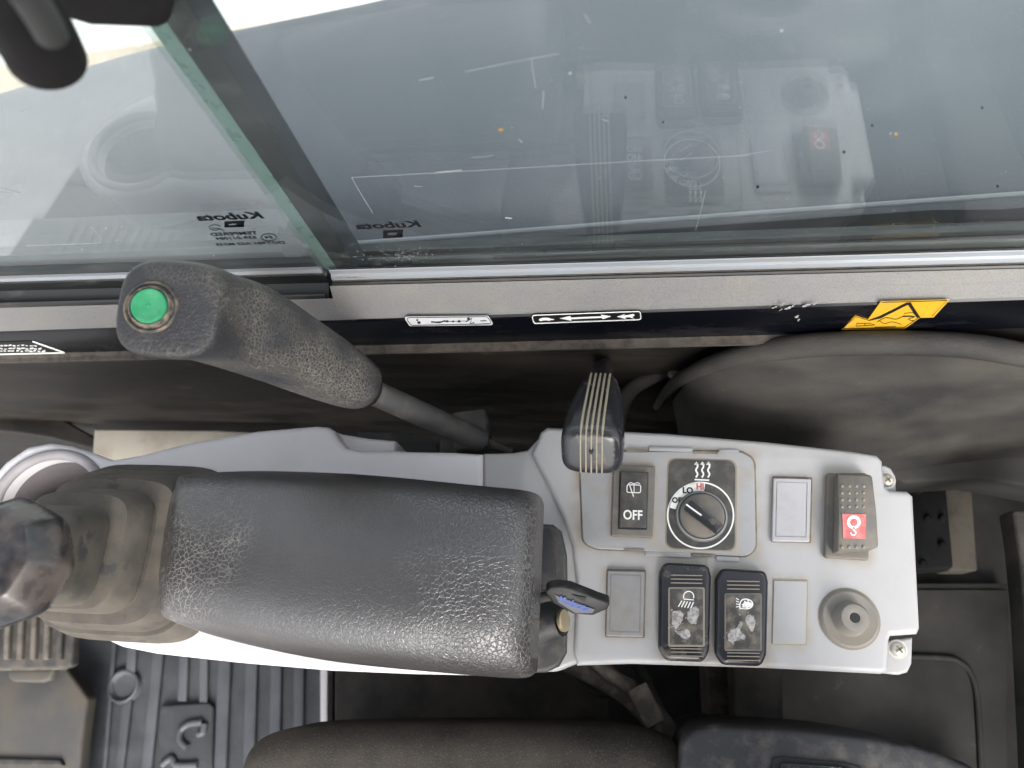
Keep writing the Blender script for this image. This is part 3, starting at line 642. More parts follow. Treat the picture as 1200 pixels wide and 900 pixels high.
# groove line on the edge of the console
tab = slab('mounting_tab', [(1038, 752), (1070, 747), (1069, 778), (1064, 788), (1054, 791), (1036, 789)], -.022, -.009, 'console_plastic', con, .002, at=-.009)
tab2 = slab('mounting_tab', [(1026, 545), (1038, 545), (1045, 549), (1050, 558), (1051, 576), (1030, 578)], -.022, -.009, 'console_plastic', con, .002, at=-.009)
def screw(px, py, z, par):
    c = P(px, py, z)
    s_ = lathe('screw', [(0, .0034), (.0028, .0032), (.0042, .002), (.0046, .0002), (.0058, .0002), (.0058, -.001)], c, 'screw_metal', par, 24)
    bs = [box_mesh(c + V((0, 0, .0034)), (.0048, .0011, .0009), 0, Matrix.Rotation(a_, 3, 'Z')) for a_ in (.6, .6 + math.pi / 2)]
    return s_, bs
s_, bs = screw(1052, 761, -.009, tab); link('screw_cross', join(bs), 'groove', tab, smooth=False)
s_, bs = screw(1039, 563, -.009, tab2); link('screw_cross', join(bs), 'groove', tab2, smooth=False)
# trim plate holding wiper switch and heater dial
tp = [(679, 532), (700, 529), (868, 529), (884, 538), (886, 642), (876, 652), (700, 643), (683, 636)]
slab('trim_groove', [(677.5, 531), (700, 527.5), (869, 527.5), (885.5, 537), (887.5, 643), (877, 653.5), (699, 644.5), (681.5, 637.5)], .00005, .00025, 'groove', con, .00005, r=.009)  # dark tan groove around the trim plate
trim = slab('trim_plate', tp, .0003, .0019, 'trim_dirty', con, .0009, r=.010)
for x0, x1, y in ((734, 759, 528.6), (813, 841, 530.5), (731, 755, 645), (811, 838, 651)):
    box('clip_slot', P((x0 + x1) / 2, y, .0022) , ((P(x1, y, 0) - P(x0, y, 0)).length, .0016, .0010), 'groove', trim)
for x0, x1, y in ((760, 812, 527), (842, 866, 529.5), (756, 810, 650), (839, 866, 655)):
    box('clip_tab', P((x0 + x1) / 2, y, .0006), ((P(x1, y, 0) - P(x0, y, 0)).length, .0032, .0024), 'trim_dirty', trim, .0008)
# wiper switch
def pxrect(x0, y0, x1, y1): return [(x0, y0), (x1, y0), (x1, y1), (x0, y1)]
ws = slab('wiper_switch', [(719, 545), (768, 546), (765, 630), (716, 628)], .0018, .0052, 'grey_tan_plastic', con, .0010, r=.0012)
ws['label'] = 'tall dark rocker switch marked OFF with a wiper symbol'
slab('switch_well', [(726, 552.5), (760, 553.5), (758, 621), (724, 620)], .0050, .0055, 'gap_black', ws, .0001, at=.0055)
def rocker(name, px4, z, h0, hm, h1, m, parent, bev=.0008):
    """rocker cap: top outline in picture points, heights at the far, middle and near edges"""
    a_, b_, c_, d_ = [P(x, y, z) for x, y in px4]; rg = []
    for t, h in ((0, h0), (.5, hm), (1, h1)):
        l, r_ = a_.lerp(d_, t), b_.lerp(c_, t); rg.append([V((l.x, l.y, z - .003)), V((r_.x, r_.y, z - .003)), V((r_.x, r_.y, z + h)), V((l.x, l.y, z + h))])
    me = loft_mesh(rg); bm = bmesh.new(); bm.from_mesh(me)
    es = [e for e in bm.edges if len(e.link_faces) == 2 and e.calc_face_angle(0) > .5]
    bmesh.ops.bevel(bm, geom=es, offset=bev, segments=2, profile=.5, affect='EDGES'); return link(name, from_bm(bm), m, parent)
rocker('rocker', ((727.5, 554), (759, 555), (757.5, 619), (725.5, 618)), .0055, .0040, .0016, .0022, 'charcoal_plate', ws)
h = .0095
ic = lambda x, y: P(x, y, .0092)
pl = stroke(rounded([(735, 568), (751, 568.5), (750.5, 577.5), (734.5, 577)], 2, 3), 1, True, ic) + stroke([(738, 569), (742.5, 582)], 1.1, False, ic)
pl += stroke([(736, 567), (739, 565.5), (743, 567), (747, 565.5), (750, 567)], .8, False, ic) + stroke([(743, 567), (743, 577.5)], .8, False, ic)
print_flat('wiper_symbol', pl, 'white_print', ws)
text('OFF', .0088, MX(P(741.5, 604, .0082)), 'white_print', ws, 0, .0002, .82)
# heater dial
hp = slab('heater_dial', [(784, 538), (862, 540), (861, 645), (781, 642)], .0018, .0026, 'charcoal_plate', con, .0003, r=.006)
hp['label'] = 'square charcoal plate with white ringed rotary heater knob'
slab('plate_dust_rim', [(782, 536.5), (864, 538.5), (863, 646.5), (779, 643.5)], .0012, .0021, 'dust_line', hp, .0002, r=.0065)
dz = .0028; dp = lambda x, y: P(x, y, dz); CX, CY = 821, 604
pl = stroke(circ(CX, CY, 38.6, 56, ry=38.6), 1.8, True, dp)
for i in range(18):
    a0, a1 = 82 + (166 - 82) * i / 18, 82 + (166 - 82) * (i + 1) / 18
    q = [circ(CX, CY, r_, 1, a_, a_ + 1)[0] for r_, a_ in ((26, a0), (38.6, a0), (38.6, a1), (26, a1))]; pl.append([dp(*p) for p in q])
pl += stroke([(814, 562), (831, 562.8)], 1.6, False, dp)
for k in range(3):
    pl += stroke(smoothpath([(815.5 + k * 7, 559.5), (817.5 + k * 7, 555.5), (815.5 + k * 7, 551), (817.5 + k * 7, 546.5), (816 + k * 7, 542.5)], 4), 1.9, False, dp)
    pl.append([dp(x + k * 7, y) for x, y in ((813.5, 544.5), (816.2, 540.8), (819, 544.8))])
print_flat('dial_print', pl, 'white_print', hp)
def ptext(body, px, py, z, size, m, par, ang=0, bold=.00015, sx=1):
    return text(body, size, MX(P(px, py, z), Matrix.Rotation(math.radians(ang), 3, 'Z')), m, par, 0, bold, sx)
ptext('OFF', 795, 586.5, .0031, .0051, 'dark_print', hp, 0, .0002, .95)
ptext('LO', 806, 575, .0031, .0056, 'dark_print', hp, 0, .0002, .95)
ptext('HI', 820.5, 570.5, .0031, .0056, 'red_print', hp, 0, .0002, .95)
kc = P(822, 605, .0028)
kn = lathe('dial_knob', [(.0170, .0001), (.0168, .0012), (.0158, .0016), (.0152, .0013), (.0148, .0013), (.0142, .0048), (.0132, .0056), (0, .0058)], kc, 'grey_tan_plastic', hp, 48)
lathe('knob_ring', [(.0162, .0014), (.0162, .0021), (.0154, .0024), (.0150, .0018), (.0150, .001)], kc, 'aluminium', hp, 48)
a_, b_ = P(805, 592, .0080), P(843, 621, .0080); dd = (b_ - a_).normalized()
box('pointer_bar', (a_ + b_) / 2 + V((0, 0, .0012)), ((b_ - a_).length, .0078, .0070), 'black_gloss', hp, .0012, Matrix.Rotation(math.atan2(dd.y, dd.x), 3, 'Z'))
print_flat('pointer_line', stroke([(804, 591), (822, 604)], 1.8, False, lambda x, y: P(x, y, .0129)), 'white_print', hp)
# blank plugs
def plug(px4, z, m_, recessed=False):
    x0, y0, x1, y1 = px4
    o = slab('blank_plug', [(x0 + 1, y0), (x1 + 1, y0 + 1), (x1 - 1, y1 + 1), (x0 - 1, y1)], .0001, z, m_, con, .0008, r=.0010)
    zz = z + .00012; f = lambda x, y: P(x, y, zz); q = [(x0 + 5, y0 + 5), (x1 - 4, y0 + 6), (x1 - 5.4, y1 - 4.5), (x0 + 3.6, y1 - 5.5)]
    if not recessed:
        print_flat('plug_groove', stroke(q, .6, True, f), 'grey_tan_plastic', o)
    slab('plug_gap', [(x0 - .2, y0 - 2), (x1 + 2, y0 - 1), (x1 + .4, y1 + 2.4), (x0 - 2, y1 + 1.4)], .00003, .00022, 'groove' if not recessed else 'tan_groove', o, .00005, r=.001)
    return o
plug((905.5, 560, 950, 634), .0034, 'plug_pale'); plug((711, 668.5, 755, 745.5), .0034, 'plug_grey'); plug((906, 680, 945, 754), .0009, 'console_plastic', recessed=True)
# two booted switches
def booted(px0, cx_shift, dust, lab):
    x0, y0, x1, y1 = px0
    o = slab('booted_switch', [(x0 + 6, y0), (x1 - 3, y0 + 3), (x1, y0 + 16), (x1 - 2, y1 - 14), (x1 - 8, y1), (x0 + 7, y1 - 2), (x0 - 1, y1 - 16), (x0, y0 + 12)], .0003, .0095, 'black_gloss', con, .0035, r=.006, at=.006)
    o['label'] = lab
    lx0, lx1, ly0, ly1 = x0 + 13, x1 - 9, y0 + 31, y1 - 20
    slab('lens_rim', pxrect(lx0 - 2, ly0 - 2, lx1 + 2, ly1 + 2), .0088, .0098, 'dust_line' if not dust else 'grey_tan_plastic', o, .0003, r=.0014)
    slab('lens', pxrect(lx0, ly0, lx1, ly1), .0090, .0101, 'clear_lens', o, .0003, r=.0012)
    f = lambda x, y: P(x, y, .0096); pl = []
    for y in (y0 + 15, y0 + 19.5, y0 + 24, y1 - 16, y1 - 12, y1 - 7.5):
        print_flat('grip_ridge', stroke([(lx0 + 1, y), (lx1 - 1, y + .6)], 1.2, False, f), 'dust_line', o, th=.0005)
    return o, lambda x, y: P(x, y, .0102)
o1, f1 = booted((772, 659, 833, 776), 0, False, 'left black booted switch with clear lens showing a work lamp')
pl = stroke(circ(807, 699, 6, 16, -20, 200), 1.3, False, f1) + stroke([(801, 702), (813, 703)], 1.2, False, f1)
for i in range(5): pl += stroke([(799 + 3.4 * i, 704 + .4 * i), (795 + 3.6 * i, 711 + .5 * i)], 1.3, False, f1)
print_flat('lamp_symbol', pl, 'white_print', o1)
def blob(pts, f, n=4):
    return [[f(q.x + random.uniform(-.9, .9), q.y + random.uniform(-.9, .9)) for q in smoothpath(pts, n, True)]] + \
        [[f(*q) for q in circ(pts[0][0] + random.uniform(-6, 12), pts[0][1] + random.uniform(-7, 10), random.uniform(.4, 1.1), 5)] for _ in range(9)]
pl = blob([(788, 718), (797, 716), (801, 722), (798, 730), (793, 737), (788, 733)], f1) + blob([(806, 718), (813, 711), (818, 714), (817, 729), (811, 731), (806, 727)], f1) + blob([(789, 736), (796, 740), (806, 738), (809, 744), (805, 749), (796, 745)], f1)
print_flat('worn_patch', pl, 'scratch_print', o1)
o2, f2 = booted((838, 666, 900, 781), 0, True, 'right black booted switch with dusty clear lens and white worn patches')
pl = stroke(smoothpath([(867, 712), (868, 705), (873, 702), (880, 704), (882, 709), (878, 713), (870, 713)], 3, True), 1.4, True, f2)
for i in range(4): pl += stroke([(866, 703 + 2.6 * i), (862.5, 701 + 3.4 * i)], 1, False, f2)
print_flat('lamp_symbol', pl + blob([(869, 709), (873, 705), (880, 706), (880, 711), (872, 712)], f2), 'white_print', o2)
pl = blob([(853, 746), (856, 739), (864, 735), (867, 729), (871, 731), (868, 739), (874, 747), (866, 750), (857, 753)], f2) + blob([(873, 724), (879, 721), (885, 725), (884, 735), (881, 740), (876, 734)], f2)
print_flat('worn_patch', pl, 'scratch_print', o2)
# overload switch with hook symbol
hs = slab('overload_switch', [(968, 555), (1014, 555), (1018, 562), (1017, 657), (965, 654)], .0003, .0045, 'grey_tan_plastic', con, .0015, r=.002, at=.002)
hs['label'] = 'dusty grey rocker switch with red hook sticker'
rocker('rocker', ((977, 557), (1018, 559), (1023, 645), (975, 650)), .004, .0085, .0125, .0125, 'grey_tan_plastic', hs, .0022)
nb = []
for j, y in enumerate((570, 578, 586, 594, 641)):
    for i in range(4):
        x = 987 + 8.4 * i; t = (y - 557) / 90; zt = .004 + (.0085 + .004 * min(1, t * 2)) + .0002
        nb.append(lathe_mesh([(0, .0008), (.0008, .0006), (.0013, -.0006)], P(x, y, zt), 8))
link('grip_dots', join(nb), 'dust_line', hs)['kind'] = 'stuff'
fz = lambda x, y: P(x, y, .0169)
print_flat('hook_sticker', [[fz(*q) for q in ((987, 602), (1015, 602.5), (1014.5, 631.5), (988, 631))]], 'red_sticker', hs)
fz2 = lambda x, y: P(x, y, .0171)
pl = stroke(circ(1000.5, 612, 6.2, 22), 3.6, True, fz2) + stroke([(1000.5, 618), (1000.5, 622)], 2, False, fz2) + stroke(circ(1000, 624.5, 2.8, 10, -190, 70), 1.6, False, fz2)
print_flat('hook_symbol', pl, 'white_print', hs)
print_flat('hook_star', [[fz2(*q) for q in ((1000.5, 607.5), (1002, 611), (1004.5, 612), (1002.4, 613.8), (1002.6, 616.5), (998.4, 616.5), (998.6, 613.8), (996.5, 612), (999, 611))]], 'red_sticker', hs)
# round socket with stem
pc = P(995, 725, 0)
so = lathe('round_grommet', [(.0176, .0001), (.0174, .0014), (.0160, .0026), (.0126, .0020), (.0108, .0019), (.0098, .0035), (.0092, .0100), (.0078, .0122), (.0048, .0128), (.0030, .0122), (.0029, .006), (0, .006)], pc, 'grommet', con, 40)
lathe('grommet_hole', [(.0027, .0061), (.0027, .0124), (0, .0124)], pc, 'gap_black', so, 20)
lathe('dust_ring', [(.0186, .0001), (.0185, .0004), (.0174, .0005), (.0174, .0001)], pc, 'dust_line', so, 40)
# ignition switch at the step beside the armrest
ig = slab('ignition_housing', [(600, 612), (648, 614), (658, 622), (664, 650), (665, 700), (664, 765), (655, 781), (640, 788), (600, 790)], .0, .010, 'charcoal_plate', con, .003, at=.010)
slab('housing_slot', [(610, 620), (643, 620), (650, 640), (652, 690), (610, 690)], .0095, .0125, 'black_plastic', ig, .0008, at=.0125)
ax = V((.86, .10, .42)).normalized()
c0 = P(630, 730, .006)
lathe('lock_barrel', [(.017, -.012), (.017, -.001), (.0155, .001), (.0145, .006), (.0100, .015), (.0095, .018)], c0, 'black_plastic', ig, 36, ax)
lathe('lock_ring', [(.0068, .0178), (.0068, .0200), (.0058, .0206), (0, .0203)], c0, 'brass', ig, 30, ax)

# ================================================================== KEY
kz = .052
key = thing('ignition_key', 'black ignition key with blue and silver badge sticking out beside the armrest', 'key', P(678, 700, kz))
kp = [(639, 694), (644, 689.5), (656, 688), (669, 690), (701, 702.5), (715, 707.5), (712, 714), (695, 721.5), (672, 720), (648, 707)]
kpts = [P(x, y, kz - (y - 700) * .0004) for x, y in kp]
prism('head', kpts, (-.0004, .0054, -.0064), 'key_black', key, .0010)
fk = lambda x, y: P(x, y, kz + .0006 - (y - 700) * .0004)
nk = V((0, -.62, .78)).normalized()
print_flat('badge', [[fk(*q) for q in ((650.5, 697), (697, 714), (694, 718), (675, 718.5), (655, 706))]], 'badge_silver', key, nk, .0003)
kc_ = (fk(673, 707.5)); kd = (fk(690, 713.5) - fk(655, 701.5)).normalized(); ku = nk.cross(kd).normalized()
KM = Matrix.Translation(kc_ + nk * .0006) @ Matrix((kd, ku, kd.cross(ku))).transposed().to_4x4()
text('Kubota', .0062, KM, 'blue_print', key, 0, .0002, 1.05)
print_flat('key_hole', [[fk(*q) for q in ((669, 696.5), (687, 700), (685, 705))]], 'gap_black', key, nk, .0003)
tube('blade', [P(652, 696, kz - .003), P(636, 700, .044), P(622, 706, .034)], [.0032, .003, .003], 'black_plastic', key, 10)

# ================================================================== ARMREST
arm = thing('armrest', 'black cracked leather armrest pad on the console', 'armrest', V((-.15, .04, .0)))
top_e = [(203, 575), (207, 563), (216, 557), (260, 553), (320, 552), (400, 555), (480, 561), (560, 569), (610, 574), (628, 579), (634, 590)]
bot_e = [(186, 690), (187, 712), (196, 725), (240, 741), (300, 756), (380, 771), (450, 780), (520, 787), (590, 793), (616, 792), (626, 784)]
NU, NV = 56, 26
def curve_at(pts, u):
    sp = smoothpath([V((x, y)) for x, y in pts], 8); return sp[min(len(sp) - 1, int(round(u * (len(sp) - 1))))] if False else _interp(sp, u)
def _interp(sp, u):
    s = u * (len(sp) - 1); i = min(len(sp) - 2, int(s)); return sp[i].lerp(sp[i + 1], s - i)
PU = ((0, 0), (.03, .009), (.07, .0135), (.2, .0215), (.35, .0290), (.5, .0335), (.62, .0350), (.72, .0345), (.78, .0325), (.87, .024), (.94, .015), (.98, .009), (1, .004))
def prof_u(u):
    for (a_, p_), (b_, q_) in zip(PU, PU[1:]):
        if u <= b_ + 1e-9:
            t = (u - a_) / (b_ - a_); return p_ + (q_ - p_) * t
    return PU[-1][1]
def smooth_u(u): return sum(prof_u(min(1, max(0, u + d_))) for d_ in (-.03, -.015, 0, .015, .03)) / 5
grid = []
spT, spB = smoothpath([V(p) for p in top_e], 8), smoothpath([V(p) for p in bot_e], 8)
for i in range(NU + 1):
    u = i / NU; uu = .5 - .5 * math.cos(math.pi * u) if False else u
    col = []
    for j in range(NV + 1):
        v = j / NV; t, b_ = _interp(spT, uu), _interp(spB, uu); q = t.lerp(b_, v)
        q = q.copy(); bow = 1 - (2 * v - 1) ** 4
        if uu < .12: q.x -= 5 * bow * (1 - uu / .12)
        ev = 1 - abs(2 * v - 1) ** 3.0
        eu = min(1, uu / .16); eu = 1 - (1 - eu) ** 2.2
        er = min(1, (1 - uu) / .42); er = 1 - (1 - er) ** 2.0
        z = .044 + .008 * min(1, ev * 3) + smooth_u(uu) * (.35 + .65 * ev ** .8)
        col.append(P(q.x, q.y, z))
    grid.append(col)
bm = bmesh.new(); vg = [[bm.verts.new(p) for p in c] for c in grid]
for i in range(NU):
    for j in range(NV): bm.faces.new((vg[i][j], vg[i][j + 1], vg[i + 1][j + 1], vg[i + 1][j]))
loop = [vg[i][0] for i in range(NU + 1)] + [vg[NU][j] for j in range(1, NV + 1)] + [vg[i][NV] for i in range(NU - 1, -1, -1)] + [vg[0][j] for j in range(NV - 1, 0, -1)]
cen = sum((v.co for v in loop), V()) / len(loop); prev = loop
for dz_, ins in ((-.006, -.0015), (-.014, .0), (-.019, .004), (-.020, .012)):
    ring = []
    for v in loop:
        dr = (v.co - cen); dr.z = 0; ln = dr.length
        ring.append(bm.verts.new(V((v.co.x, v.co.y, v.co.z + dz_)) - dr / ln * ins))
    for i in range(len(loop)): bm.faces.new((prev[i], prev[(i + 1) % len(loop)], ring[(i + 1) % len(loop)], ring[i]))
    prev = ring
bm.faces.new(prev)
link('pad', from_bm(bm), 'armrest_leather', arm, ang=80)
slab('support', [(215, 585), (620, 598), (612, 775), (400, 758), (225, 715)], .0, .036, 'black_plastic', arm, .004, at=.036)

# ================================================================== JOYSTICK
joy = thing('joystick', 'joystick with glossy black faceted knob above a dusty rubber bellows', 'joystick', V((-.295, .035, .0)))
def tier(pxr, pyt, pyb, z, cx=-.292):
    py = (pyt + pyb) / 2; hx = P(pxr, py, z).x - cx; t, b_ = P(pxr - 40, pyt, z), P(pxr - 40, pyb, z); return (cx, (t.y + b_.y) / 2, hx, (t.y - b_.y) / 2, z)
def sq_ring(cx, cy, hx, hy, z, e=3.6, n=48):
    r = []
    for i in range(n):
        a_ = 2 * math.pi * i / n; c, s = math.cos(a_), math.sin(a_)
        r.append(V((cx + hx * math.copysign(abs(c) ** (2 / e), c), cy + hy * math.copysign(abs(s) ** (2 / e), s), z)))
    return r
def rg_(pxr, pyt, pyb, z, cx, e=4.6, sc=1.0):
    t = tier(pxr, pyt, pyb, z, 0); t = (t[2] - t[3], t[1], t[3], t[3], z); rings.append(sq_ring(t[0], t[1], t[2] * sc, t[3] * sc, z, e))
rings = []
for q in ((262, 546, 757, 0, -.292), (262, 546, 757, .004, -.292), (258, 547, 756, .007, -.292), (236, 551, 749, .020, -.292, 4.5), (232, 552, 748, .0215, -.292, 4.5), (214, 557, 738, .023, -.292, 4.5, .95), (214, 557, 738, .030, -.292, 4.5, .96),
          (226, 556, 743, .0335, -.292), (226, 556, 743, .036, -.292), (201, 561, 735, .057, -.292), (196, 562, 734, .0595, -.292), (180, 572, 723, .0610, -.291, 4.5, .94), (176, 572, 722, .064, -.291, 4.5, .94),
          (172, 573, 721, .0655, -.291), (171, 573, 721, .068, -.291), (146, 577, 716, .0875, -.290), (141, 579, 715, .0900, -.290), (126, 590, 708, .0915, -.289, 4.5, .93), (124, 590, 708, .0945, -.289, 4.5, .93),
          (121, 592, 711, .0965, -.289), (120, 592, 711, .099, -.289), (94, 594, 706, .124, -.288), (90, 595, 705, .130, -.288), (85, 597, 703, .138, -.288), (76, 601, 699, .145, -.288), (60, 610, 690, .150, -.288), (44, 622, 678, .152, -.288)): rg_(*q)
sq_ = rings[-1]; link('bellows', loft_mesh(rings), 'rubber_boot', joy, ang=27)
KZ = .165
k0 = P(8, 659, KZ)
rk = .0318
rings = []
def okt(r, z, n=64, amt=.06, dx=0):
    out = []
    for i in range(n):
        a_ = 2 * math.pi * i / n + math.radians(12); f_ = 8; seg = 2 * math.pi / f_
        loc = (a_ % seg) - seg / 2; poly = math.cos(seg / 2) / math.cos(loc); rr_ = r * ((1 - .8) + .8 * poly * 1.04)
        out.append(V((k0.x + dx + rr_ * math.cos(a_), k0.y + rr_ * math.sin(a_), z)))
    return out
for r_, z in ((.30, -.022), (.60, -.019), (.86, -.013), (.97, -.006), (1.0, .000), (.985, .003), (.95, .0055), (.86, .0105), (.74, .0155), (.70, .0168), (.60, .0178), (.4, .0192), (.2, .0198), (.02, .02)):
    rings.append(okt(rk * r_, KZ + z))
kn = subsurf(link('knob', loft_mesh(rings), 'knob_black', joy, ang=180), 1)
sc_ = sum(sq_, V()) / len(sq_); tube('shaft', [sc_ + V((0, 0, -.012)), V((k0.x, k0.y, KZ - .012))], .0085, 'black_plastic', joy, 20)

# ================================================================== LOCK LEVER WITH GREEN BUTTON
lev = thing('lock_lever', 'upright black leather lock lever with a round green button on its end', 'lever', P(560, 515, -.03))
st_ = [  # centre (x, y), height, half sizes across / along the view, tilt of the ring towards its end face
    (434, 459, .046, .0105, .0105, 0), (428, 455, .050, .0150, .0150, 0), (405, 443, .064, .0178, .0180, 0), (372, 426, .086, .0202, .0205, .05),
    (335, 407, .112, .0215, .0218, .15), (298, 389, .138, .0222, .0226, .3), (266, 376, .158, .0226, .0234, .5), (246, 371, .1705, .0226, .0222, .75), (228, 366.5, .1815, .0232, .0228, .95), (212, 363.5, .1910, .0238, .0244, 1), (202, 362, .1972, .0237, .0243, 1), (197, 361.5, .2014, .0226, .0231, 1), (195, 361.5, .2027, .0200, .0204, 1), (194, 361.5, .2030, .010, .010, 1)]
pts = [P(x, y, z) for x, y, z, *_ in st_]
nf = V((.16, -.16, .95)).normalized(); GS = 1.07
rings = []
for i, (x, y, z, ra, rb, tl) in enumerate(st_):
    t = (pts[min(len(pts) - 1, i + 1)] - pts[max(0, i - 1)]).normalized() if i < 7 else nf
    n_ = t.lerp(nf, tl).normalized(); ux = V((0, 1, 0)); ux = (ux - n_ * ux.dot(n_)).normalized(); uy = n_.cross(ux)
    ee = .8 if i < 5 else .62
    rings.append([pts[i] + ux * ra * GS * math.copysign(abs(math.cos(a_)) ** ee, math.cos(a_)) + uy * rb * GS * math.copysign(abs(math.sin(a_)) ** ee, math.sin(a_)) for a_ in [2 * math.pi * k / 24 for k in range(24)]])
gr = subsurf(link('grip', loft_mesh(rings), 'grip_leather', lev, ang=180), 2)
bc_ = P(177, 360, .2040)
lathe('button_ring', [(.0132, -.004), (.0132, .0000), (.0126, .0012), (.0121, .0014), (.0117, .0004), (.0112, -.0002), (.0106, .0006), (.0100, .0026), (.0093, .0028), (.0090, .0018), (.0089, -.001)], bc_, 'button_ring', lev, 44, nf)
lathe('green_button', [(.0087, -.003), (.0087, .0024), (.0082, .0034), (.0072, .0035), (.0066, .0032), (.0030, .0030), (.0009, .0029), (.0005, .0036), (0, .0036)], bc_, 'green_button', lev, 44, nf)
tube('shaft', [P(440, 461, .043), P(500, 488, .012), P(564, 516, -.022)], [.0088, .0088, .0086], 'painted_shaft', lev, 20)
box('bracket', P(553, 507, -.032), (.026, .030, .022), 'painted_shaft', lev, .003, Matrix.Rotation(.15, 3, 'Z'))
tube('linkage', [P(556, 512, -.03), P(600, 530, -.035)], .0035, 'painted_shaft', lev)

# ================================================================== THROTTLE LEVER
thr = thing('throttle_lever', 'black throttle lever knob with five pale grooves leaning over the switches', 'lever', P(712, 430, -.05))
A0, A1 = P(704, 452, .024), P(693, 532, .086)
ax = (A1 - A0).normalized(); ux = V((1, 0, 0)); ux = (ux - ax * ux.dot(ax)).normalized(); uy = ax.cross(ux)    # uy: away from the ground side
if uy.z < 0: uy = -uy
Lk = (A1 - A0).length
secs = ((-.02, .0075, .007), (0.0, .0105, .0095), (.12, .0132, .0115), (.45, .0170, .0140), (.8, .0187, .0160), (.93, .0186, .0158), (.985, .0174, .0145), (1.0, .0150, .0120))
def knob_pt(s, a_, hx, hy):
    c, s2 = math.cos(a_), math.sin(a_); e = .55
    return A0 + ax * (s * Lk) + ux * hx * math.copysign(abs(c) ** e, c) + uy * hy * math.copysign(abs(s2) ** e, s2)
rings = [[knob_pt(s, 2 * math.pi * k / 32, hx, hy) for k in range(32)] for s, hx, hy in secs]
kn = subsurf(link('knob', loft_mesh(rings), 'black_gloss', thr, ang=180), 1)
def knob_top(s, off, lift):
    for (s0, hx0, hy0), (s1, hx1, hy1) in zip(secs, secs[1:]):
        if s <= s1:
            t = (s - s0) / (s1 - s0); hy = hy0 + (hy1 - hy0) * t; break
    return A0 + ax * (s * Lk) + ux * off + uy * (hy + lift)
for k in range(5):
    off = (k - 2) * .0031; ms = []
    path = [knob_top(.02 + .93 * i / 10, off, .0000) for i in range(11)]
    path2 = [A0 + ax * (Lk * 1.0 + .0006) + ux * off + uy * (.0125 - .025 * i / 5) for i in range(6)]
    tube('groove_line', path + path2, [.00078] * 11 + [.00045] * 6, 'tan_groove', thr, 6)
lathe('end_hole', [(0, .0007), (.0012, .0007), (.0014, 0)], A1 + uy * .002 + ax * .0012, 'gap_black', thr, 12, ax)
base = P(706, 424, -.05)
tube('stem', [A0 + ax * .008, A0 - ax * .006, A0 - ax * .02 + V((0, .004, -.006)), base, base + V((0, .005, -.12))], [.0088, .0085, .007, .0065, .0065], 'black_gloss', thr, 16)

# ================================================================== BEHIND THE CONSOLE
lw = thing('fabric_flap', 'dark crumpled rubber flap at the foot of the wall beside the cup holder', 'flap', P(60, 500, -.16))
prism('sheet', [P(x, y, -.24) for x, y in ((-60, 482), (70, 490), (128, 522), (120, 528), (60, 512), (20, 506), (-60, 500))], (0, 0, -.012), 'wall_black', lw, .002)
bp_ = thing('beige_panel', 'pale beige stained plate low behind the console', 'plate', P(170, 520, -.22))
prism('plate', [P(x, y, -.22) for x, y in ((110, 503), (250, 504), (340, 508), (340, 560), (107, 545))], (0, 0, -.01), 'beige_panel', bp_, .002)
br = thing('grey_bracket', 'small grey steel bracket between the console and wall, below the lever', 'bracket', P(480, 515, -.10))
prism('plate', [P(x, y, -.10) for x, y in ((420, 505), (522, 509), (522, 540), (420, 536))], (0, 0, -.006), 'painted_shaft', br, .001)
prism('lug', [P(x, y, -.09) for x, y in ((516, 512), (558, 512), (558, 540), (516, 540))], (0, 0, -.02), 'painted_shaft', br, .002)
prism('slot', [P(x, y, -.0985) for x, y in ((464, 518), (512, 518), (512, 530), (464, 530))], (0, 0, -.003), 'gap_black', br)
hose = thing('grey_cable', 'grey cable curving down behind the throttle lever', 'cable', P(740, 450, -.1))
tube('sheath', smoothpath([P(x, y, z) for x, y, z in ((722, 520, -.10), (728, 480, -.09), (742, 455, -.08), (772, 438, -.07), (810, 424, -.065), (850, 408, -.06))], 6), .0062, 'trim_dusty', hose, 14)
lathe('clip', [(0, .004), (.004, .003), (.005, -.004)], P(790, 436, -.06), 'grey_tan_plastic', hose, 16)

rt = thing('rear_trim', 'moulded dusty black rear trim panel with rolled upper edge behind the console', 'trim panel', P(1000, 470, -.10))
# big moulded surface: rises towards the wall
ptsT = [(788, 470), (808, 446), (848, 424), (905, 409), (980, 403), (1080, 404), (1150, 409), (1260, 428)]
ptsB = [(800, 560, -.16), (830, 560, -.13), (862, 560, -.125), (920, 560, -.125), (1000, 558, -.125), (1080, 545, -.125), (1160, 535, -.125), (1260, 530, -.125)]
a_ = smoothpath([PY(x, y, .200) for x, y in ptsT], 5); b_ = smoothpath([P(*q) for q in ptsB], 5); rows = []
for j in range(15):
    v = j / 14
    rows.append([p.lerp(q, v) + V((0, 0, .012 * math.sin(math.pi * v))) + V((0, 0, .0045 * noise.noise(V((p.lerp(q, v).x * 22, v * 4, 0))))) for p, q in zip(a_, b_)])
rows.insert(0, [p + V((0, .004, -.03)) for p in rows[0]])
rows.append([p + V((0, -.004, -.2)) for p in rows[-1]])
bm = bmesh.new(); vr = [[bm.verts.new(p) for p in r] for r in rows]
for r0, r1 in zip(vr, vr[1:]):
    for i in range(len(r0) - 1): bm.faces.new((r0[i], r0[i + 1], r1[i + 1], r1[i]))
link('moulded_panel', from_bm(bm), 'trim_dusty', rt, ang=80)
rp = smoothpath([PY(x, y, yy) for x, y, yy in ((770, 476, .21), (790, 450, .206), (830, 428, .203), (890, 412, .201), (960, 404, .199), (1050, 402, .198), (1130, 405, .198), (1190, 414, .198), (1270, 430, .198))], 6)
